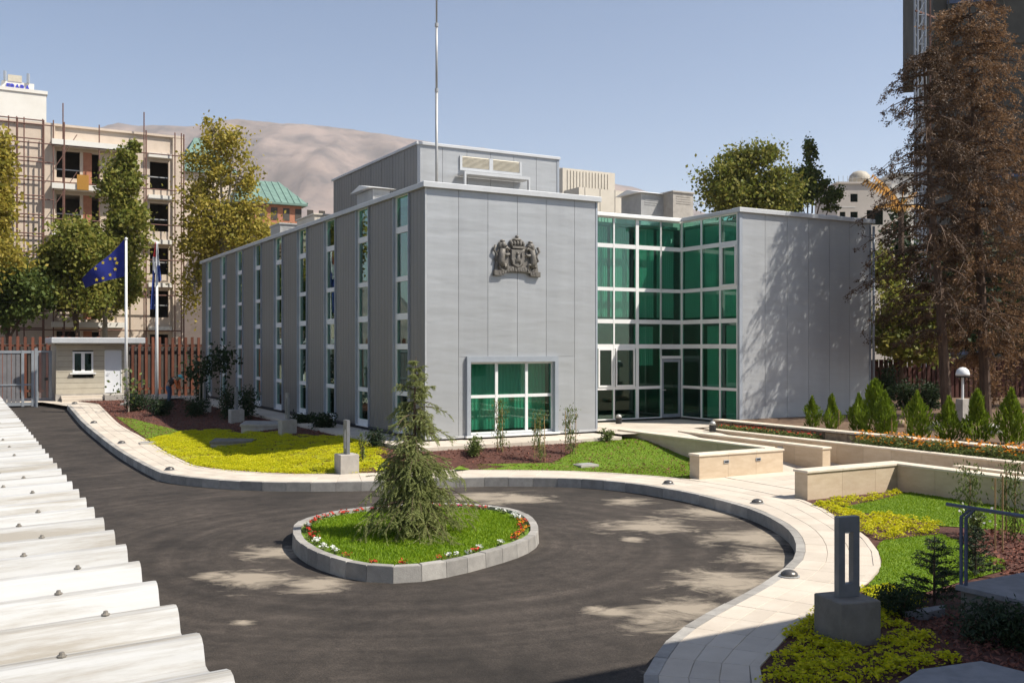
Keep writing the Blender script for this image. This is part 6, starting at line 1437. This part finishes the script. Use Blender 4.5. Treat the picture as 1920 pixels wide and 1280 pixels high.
def green_roof():
    t = bthing('green_roofed_house', 'building with green ribbed metal roofs behind the yellow tree', 'house')
    def hip(u0, u1, v0, v1, ze, zr, wall):
        MB().box(u0 + 0.6, u1 - 0.6, v0 + 0.6, v1 - 0.6, -0.5, ze).build('wall', wall, t)
        c = (v0 + v1) / 2; k = min((u1 - u0) / 2.4, (v1 - v0) / 2 * 0.5)
        MB().add([(u0, v0, ze), (u1, v0, ze), (u1, v1, ze), (u0, v1, ze), (u0 + k, c, zr), (u1 - k, c, zr), (u0, v0, ze - 0.25), (u1, v0, ze - 0.25), (u1, v1, ze - 0.25), (u0, v1, ze - 0.25)],
                 [(0, 1, 5, 4), (1, 2, 5), (2, 3, 4, 5), (3, 0, 4), (6, 9, 8, 7), (0, 6, 7, 1), (1, 7, 8, 2), (2, 8, 9, 3), (3, 9, 6, 0)]).build('roof', 'copper_green', t)
        n = int((u1 - u0) / 0.8)
        for i in range(n + 1):
            u = u0 + (u1 - u0) * i / n; tt = min(1, (u - u0) / k, (u1 - u) / k) if k else 1; tt = max(tt, 0.05)
            MB().bar((u, v0, ze + 0.04), (u, v0 + (c - v0) * tt, ze + (zr - ze) * tt + 0.04), 0.10, 0.09).build('roof_rib', 'copper_green', t)
    vf = 92.0; a, z = onv(440, 380, vf); b, ze = onv(577, 383, vf); zr = onv(520, 343, vf + 5)[1]; hip(a, b, vf, vf + 9, ze, zr, 'brick_red')
    for i in range(7): MB().box(a + 1.5 + i * 1.5, a + 2.3 + i * 1.5, vf + 0.56, vf + 0.598, ze - 2.1, ze - 0.6).build('window', 'dark_room', t)
    vf = 98.0; a, z = onv(336, 330, vf); b, ze = onv(448, 325, vf); zr = onv(400, 262, vf + 6)[1]; hip(a, b, vf, vf + 12, ze, zr, 'plaster')
green_roof()
def far_right():
    # white house with a water tank, seen between the wing and the dead trees
    d = 120.0; p = at(1570, 352, d); q = at(1668, 352, d)
    t = thing('far_house', 'pale flat-roofed house with a round water tank beyond the right wing', 'house', (p.x, d, 0)); w_ = q.x - p.x; zt = at(0, 345, d).z
    holes = [(1.6, 2.5, zt - 2.2, zt - 1.2), (1.6, 2.5, zt - 4.6, zt - 3.4), (3.6, 5.6, zt - 5.0, zt - 3.2), (0.3, 1.0, zt - 4.6, zt - 3.4)]
    cut_wall(MB(), 0, w_, -0.5, zt, 0, 0.3, holes).build('wall', 'far_wall', t); MB().box(0, 0.3, 0.302, 9, -0.5, zt).box(w_ - 0.3, w_, 0.302, 9, -0.5, zt).box(0.3, w_ - 0.3, 8.7, 9, -0.5, zt).build('wall', 'far_wall', t)
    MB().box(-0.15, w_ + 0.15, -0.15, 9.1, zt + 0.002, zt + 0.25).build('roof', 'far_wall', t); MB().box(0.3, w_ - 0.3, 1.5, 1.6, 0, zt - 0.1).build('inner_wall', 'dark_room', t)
    for a, b, c, e in holes: MB().box(a, b, 0.12, 0.16, c, e).build('window', 'glass_dark', t)
    MB().box(0.1, 2.2, -0.02, -0.002, zt - 2.9, zt - 2.75).build('band', 'white_plaster', t)
    for k in range(5): MB().tube([(0.2 + k * 0.55, 0.1, zt + 0.25), (0.2 + k * 0.55, 0.1, zt + 1.0)], 0.03, 4).build('railing_post', 'galvanised', t)
    c = at(1628, 330, d); s = bthing('x', 'x', 'x'); bpy.data.objects.remove(s)
    s = thing('water_tank', 'round pale water tank on the far house roof', 'water tank', (c.x, d + 3, zt + 0.26)); MB().lathe([(1.25, 0.0), (1.3, 0.8), (1.2, 1.3), (0.8, 1.7), (0.3, 1.85), (0.02, 1.85)], 18).build('tank', 'tank_white', s, True); MB().lathe([(1.33, 0.75), (1.33, 0.88)], 18).build('band', 'roof_unit', s)
    d = 130.0; p = at(1672, 345, d); q = at(1760, 345, d); t = thing('far_house', 'second pale house half hidden behind the dead tree', 'house', (p.x, d, 0)); zt = at(0, 330, d).z; MB().box(0, q.x - p.x, 0, 8, -0.5, zt).build('wall', 'white_plaster', t); MB().box(-0.2, q.x - p.x + 0.2, -0.2, 8.2, zt + 0.002, zt + 0.3).build('roof', 'white_plaster', t)
    for k in range(3): MB().box(1 + k * 1.8, 2 + k * 1.8, -0.03, -0.002, zt - 2.4, zt - 1.0).build('window', 'dark_room', t)
    # dry palm
    d = 52.0; p = at(1690, 395, d); t = thing('palm_tree', 'palm with dry orange fronds between the wing and the dead tree', 'tree', (p.x, d, 0.0)); h = at(0, 385, d).z
    MB().tube([(0, 0, -0.3), (0, 0, h)], [0.2, 0.14], 7).build('trunk', 'bark', t)
    for k, (dx, dz) in enumerate(((-1.9, 1.9), (-1.5, 2.2), (-0.8, 1.5), (0.8, 1.2), (1.3, 0.3), (-1.4, 0.4), (0.2, 1.7))):
        m = MB(); n = 14; prev = None
        for i in range(n):
            f = i / n; c = Vector((dx * f, rnd(-.05, .05), h + dz * f - 0.5 * f * f)); 
            for s in (-1, 1): m.add([tuple(c), tuple(c + Vector((dx * 0.08, 0.05, 0.03))), tuple(c + Vector((dx * 0.12 + 0.05 * s, s * 0.35, -0.42 * (1 - f * 0.5))))], [(0, 1, 2)])
        m.tube([(0, 0, h), (dx * 0.5, 0, h + dz * 0.5 - 0.12), (dx, 0, h + dz - 0.5)], [0.04, 0.03, 0.01], 4); m.build('frond', 'palm_dry', t)
    # netted tower under construction and hoist mast
    d = 74.0; p = at(1777, 300, d); t = thing('netted_tower', 'dark netted tower block under construction at the upper right', 'building', (p.x, d, 0), R(-14))
    MB().box(0, 26, 0, 16, -0.5, 46).build('core', 'net_dark', t)
    for k in range(14): MB().box(-0.06, 26, -0.10, -0.002, 2.0 + k * 3.3, 2.25 + k * 3.3).build('floor_edge', 'rail_paint' if k % 4 == 0 else 'net_dark', t)
    for k in range(14): MB().tube([(k * 1.9, -0.35, -0.4), (k * 1.9, -0.35, 46)], 0.05, 4).build('scaffold_pole', 'net_dark', t)
    MB().box(-1.0, 0.0, 0.2, 16, 25.8, 46).build('overhang', 'net_dark', t)
    d = 70.0; a = at(1721, 300, d).x; b = at(1744, 300, d).x; t = thing('hoist_mast', 'slender steel lattice hoist mast beside the netted tower', 'mast', (a, d, 0)); w_ = b - a
    for x, y in ((0, 0), (w_ * 0.62, 0), (0, w_ * 0.62), (w_ * 0.62, w_ * 0.62)): MB().tube([(x, y, -0.3), (x, y, 42)], 0.07, 5).build('chord', 'frame_grey', t)
    MB().tube([(w_, 0, -0.3), (w_, 0, 42)], 0.06, 5).build('chord', 'rust_steel', t)
    m = MB()
    for k in range(40):
        z = k * 1.05; m.tube([(0, 0, z), (w_ * 0.62, 0, z + 1.05)], 0.03, 4); m.tube([(0, 0, z), (w_ * 0.62, 0, z)], 0.03, 4); m.tube([(w_ * 0.62, w_ * 0.62, z), (0, w_ * 0.62, z + 1.05)], 0.03, 4)
    o = m.build('lacing', 'frame_grey', t)
    for z in (26.5, 20, 12): MB().bar((-0.2, -0.1, z), (w_ + 1.2, 2, z + 0.2), 0.12, 0.12).build('tie', 'rust_steel', t)
far_right()

# ---- the mountain and the air
def mountain():
    D = 3600.0; prof = [(-600, 330), (-200, 262), (0, 250), (120, 246), (190, 235), (225, 226), (262, 232), (300, 229), (350, 233), (400, 226), (440, 218), (520, 225), (600, 231), (650, 235), (700, 243), (760, 254), (815, 263), (870, 267), (920, 275), (985, 291), (1060, 312), (1130, 334), (1200, 350), (1260, 372), (1330, 400), (1420, 430), (1600, 470), (2300, 520), (3200, 560)]
    pxs = np.array([p[0] for p in prof]); hs = np.array([(HYP - p[1]) / FPX * D for p in prof]); nx, ny = 420, 80; v = []
    X = np.linspace((-600 - CXP) / FPX * D, (3200 - CXP) / FPX * D, nx)
    for j in range(ny):
        t = j / (ny - 1)
        y = D - 1700 + 2600 * t; k = (y - (D - 1700)) / 1700
        for x in X:
            px = CXP + FPX * x / D; h = float(np.interp(px, pxs, hs))
            f = min(k, 1.0) ** 1.25 if k <= 1 else max(0, 1 - (k - 1) * 0.9)
            nn = noise.fractal(Vector((x * 0.0028, y * 0.0016, 3.1)), 0.9, 2.1, 6); rid = 1 - abs(noise.noise(Vector((x * 0.0042 + y * 0.0008, y * 0.0006, 7.7)))) * 2
            amp = 105 * math.sin(math.pi * min(k, 1.0)) ** 0.7 + 10
            gu = 1 - abs(noise.noise(Vector((x * 0.011 + 2 * nn, y * 0.0022, 1.3)))) * 2; g2 = noise.fractal(Vector((x * 0.016, y * 0.012, 5.0)), 1.0, 2.0, 4)
            v.append((float(x), float(y), -2 + h * f + (amp * (0.8 * nn + 0.5 * (rid - 0.5)) + amp * 0.20 * gu + 7 * g2) * (1 if k < 0.95 else 0.45)))
    f = [(j * nx + i, j * nx + i + 1, (j + 1) * nx + i + 1, (j + 1) * nx + i) for j in range(ny - 1) for i in range(nx - 1)]
    tag(MB().add(v, f).build('mountain', 'mountain', smooth=True), kind='structure')
mountain()
HAZE = 0.00009
if HAZE:
    m = bpy.data.materials.new('haze'); m.use_nodes = True; n = m.node_tree.nodes; n.remove(n['Principled BSDF'])
    pv = n.new('ShaderNodeVolumePrincipled'); pv.inputs['Color'].default_value = (0.96, 0.97, 0.99, 1); pv.inputs['Density'].default_value = HAZE; pv.inputs['Anisotropy'].default_value = 0.3
    m.node_tree.links.new(pv.outputs[0], n['Material Output'].inputs['Volume']); MATS['haze'] = m
    tag(MB().box(-9500, 9500, -4200, 9500, -3.0, 960).build('haze', 'haze'), kind='stuff')
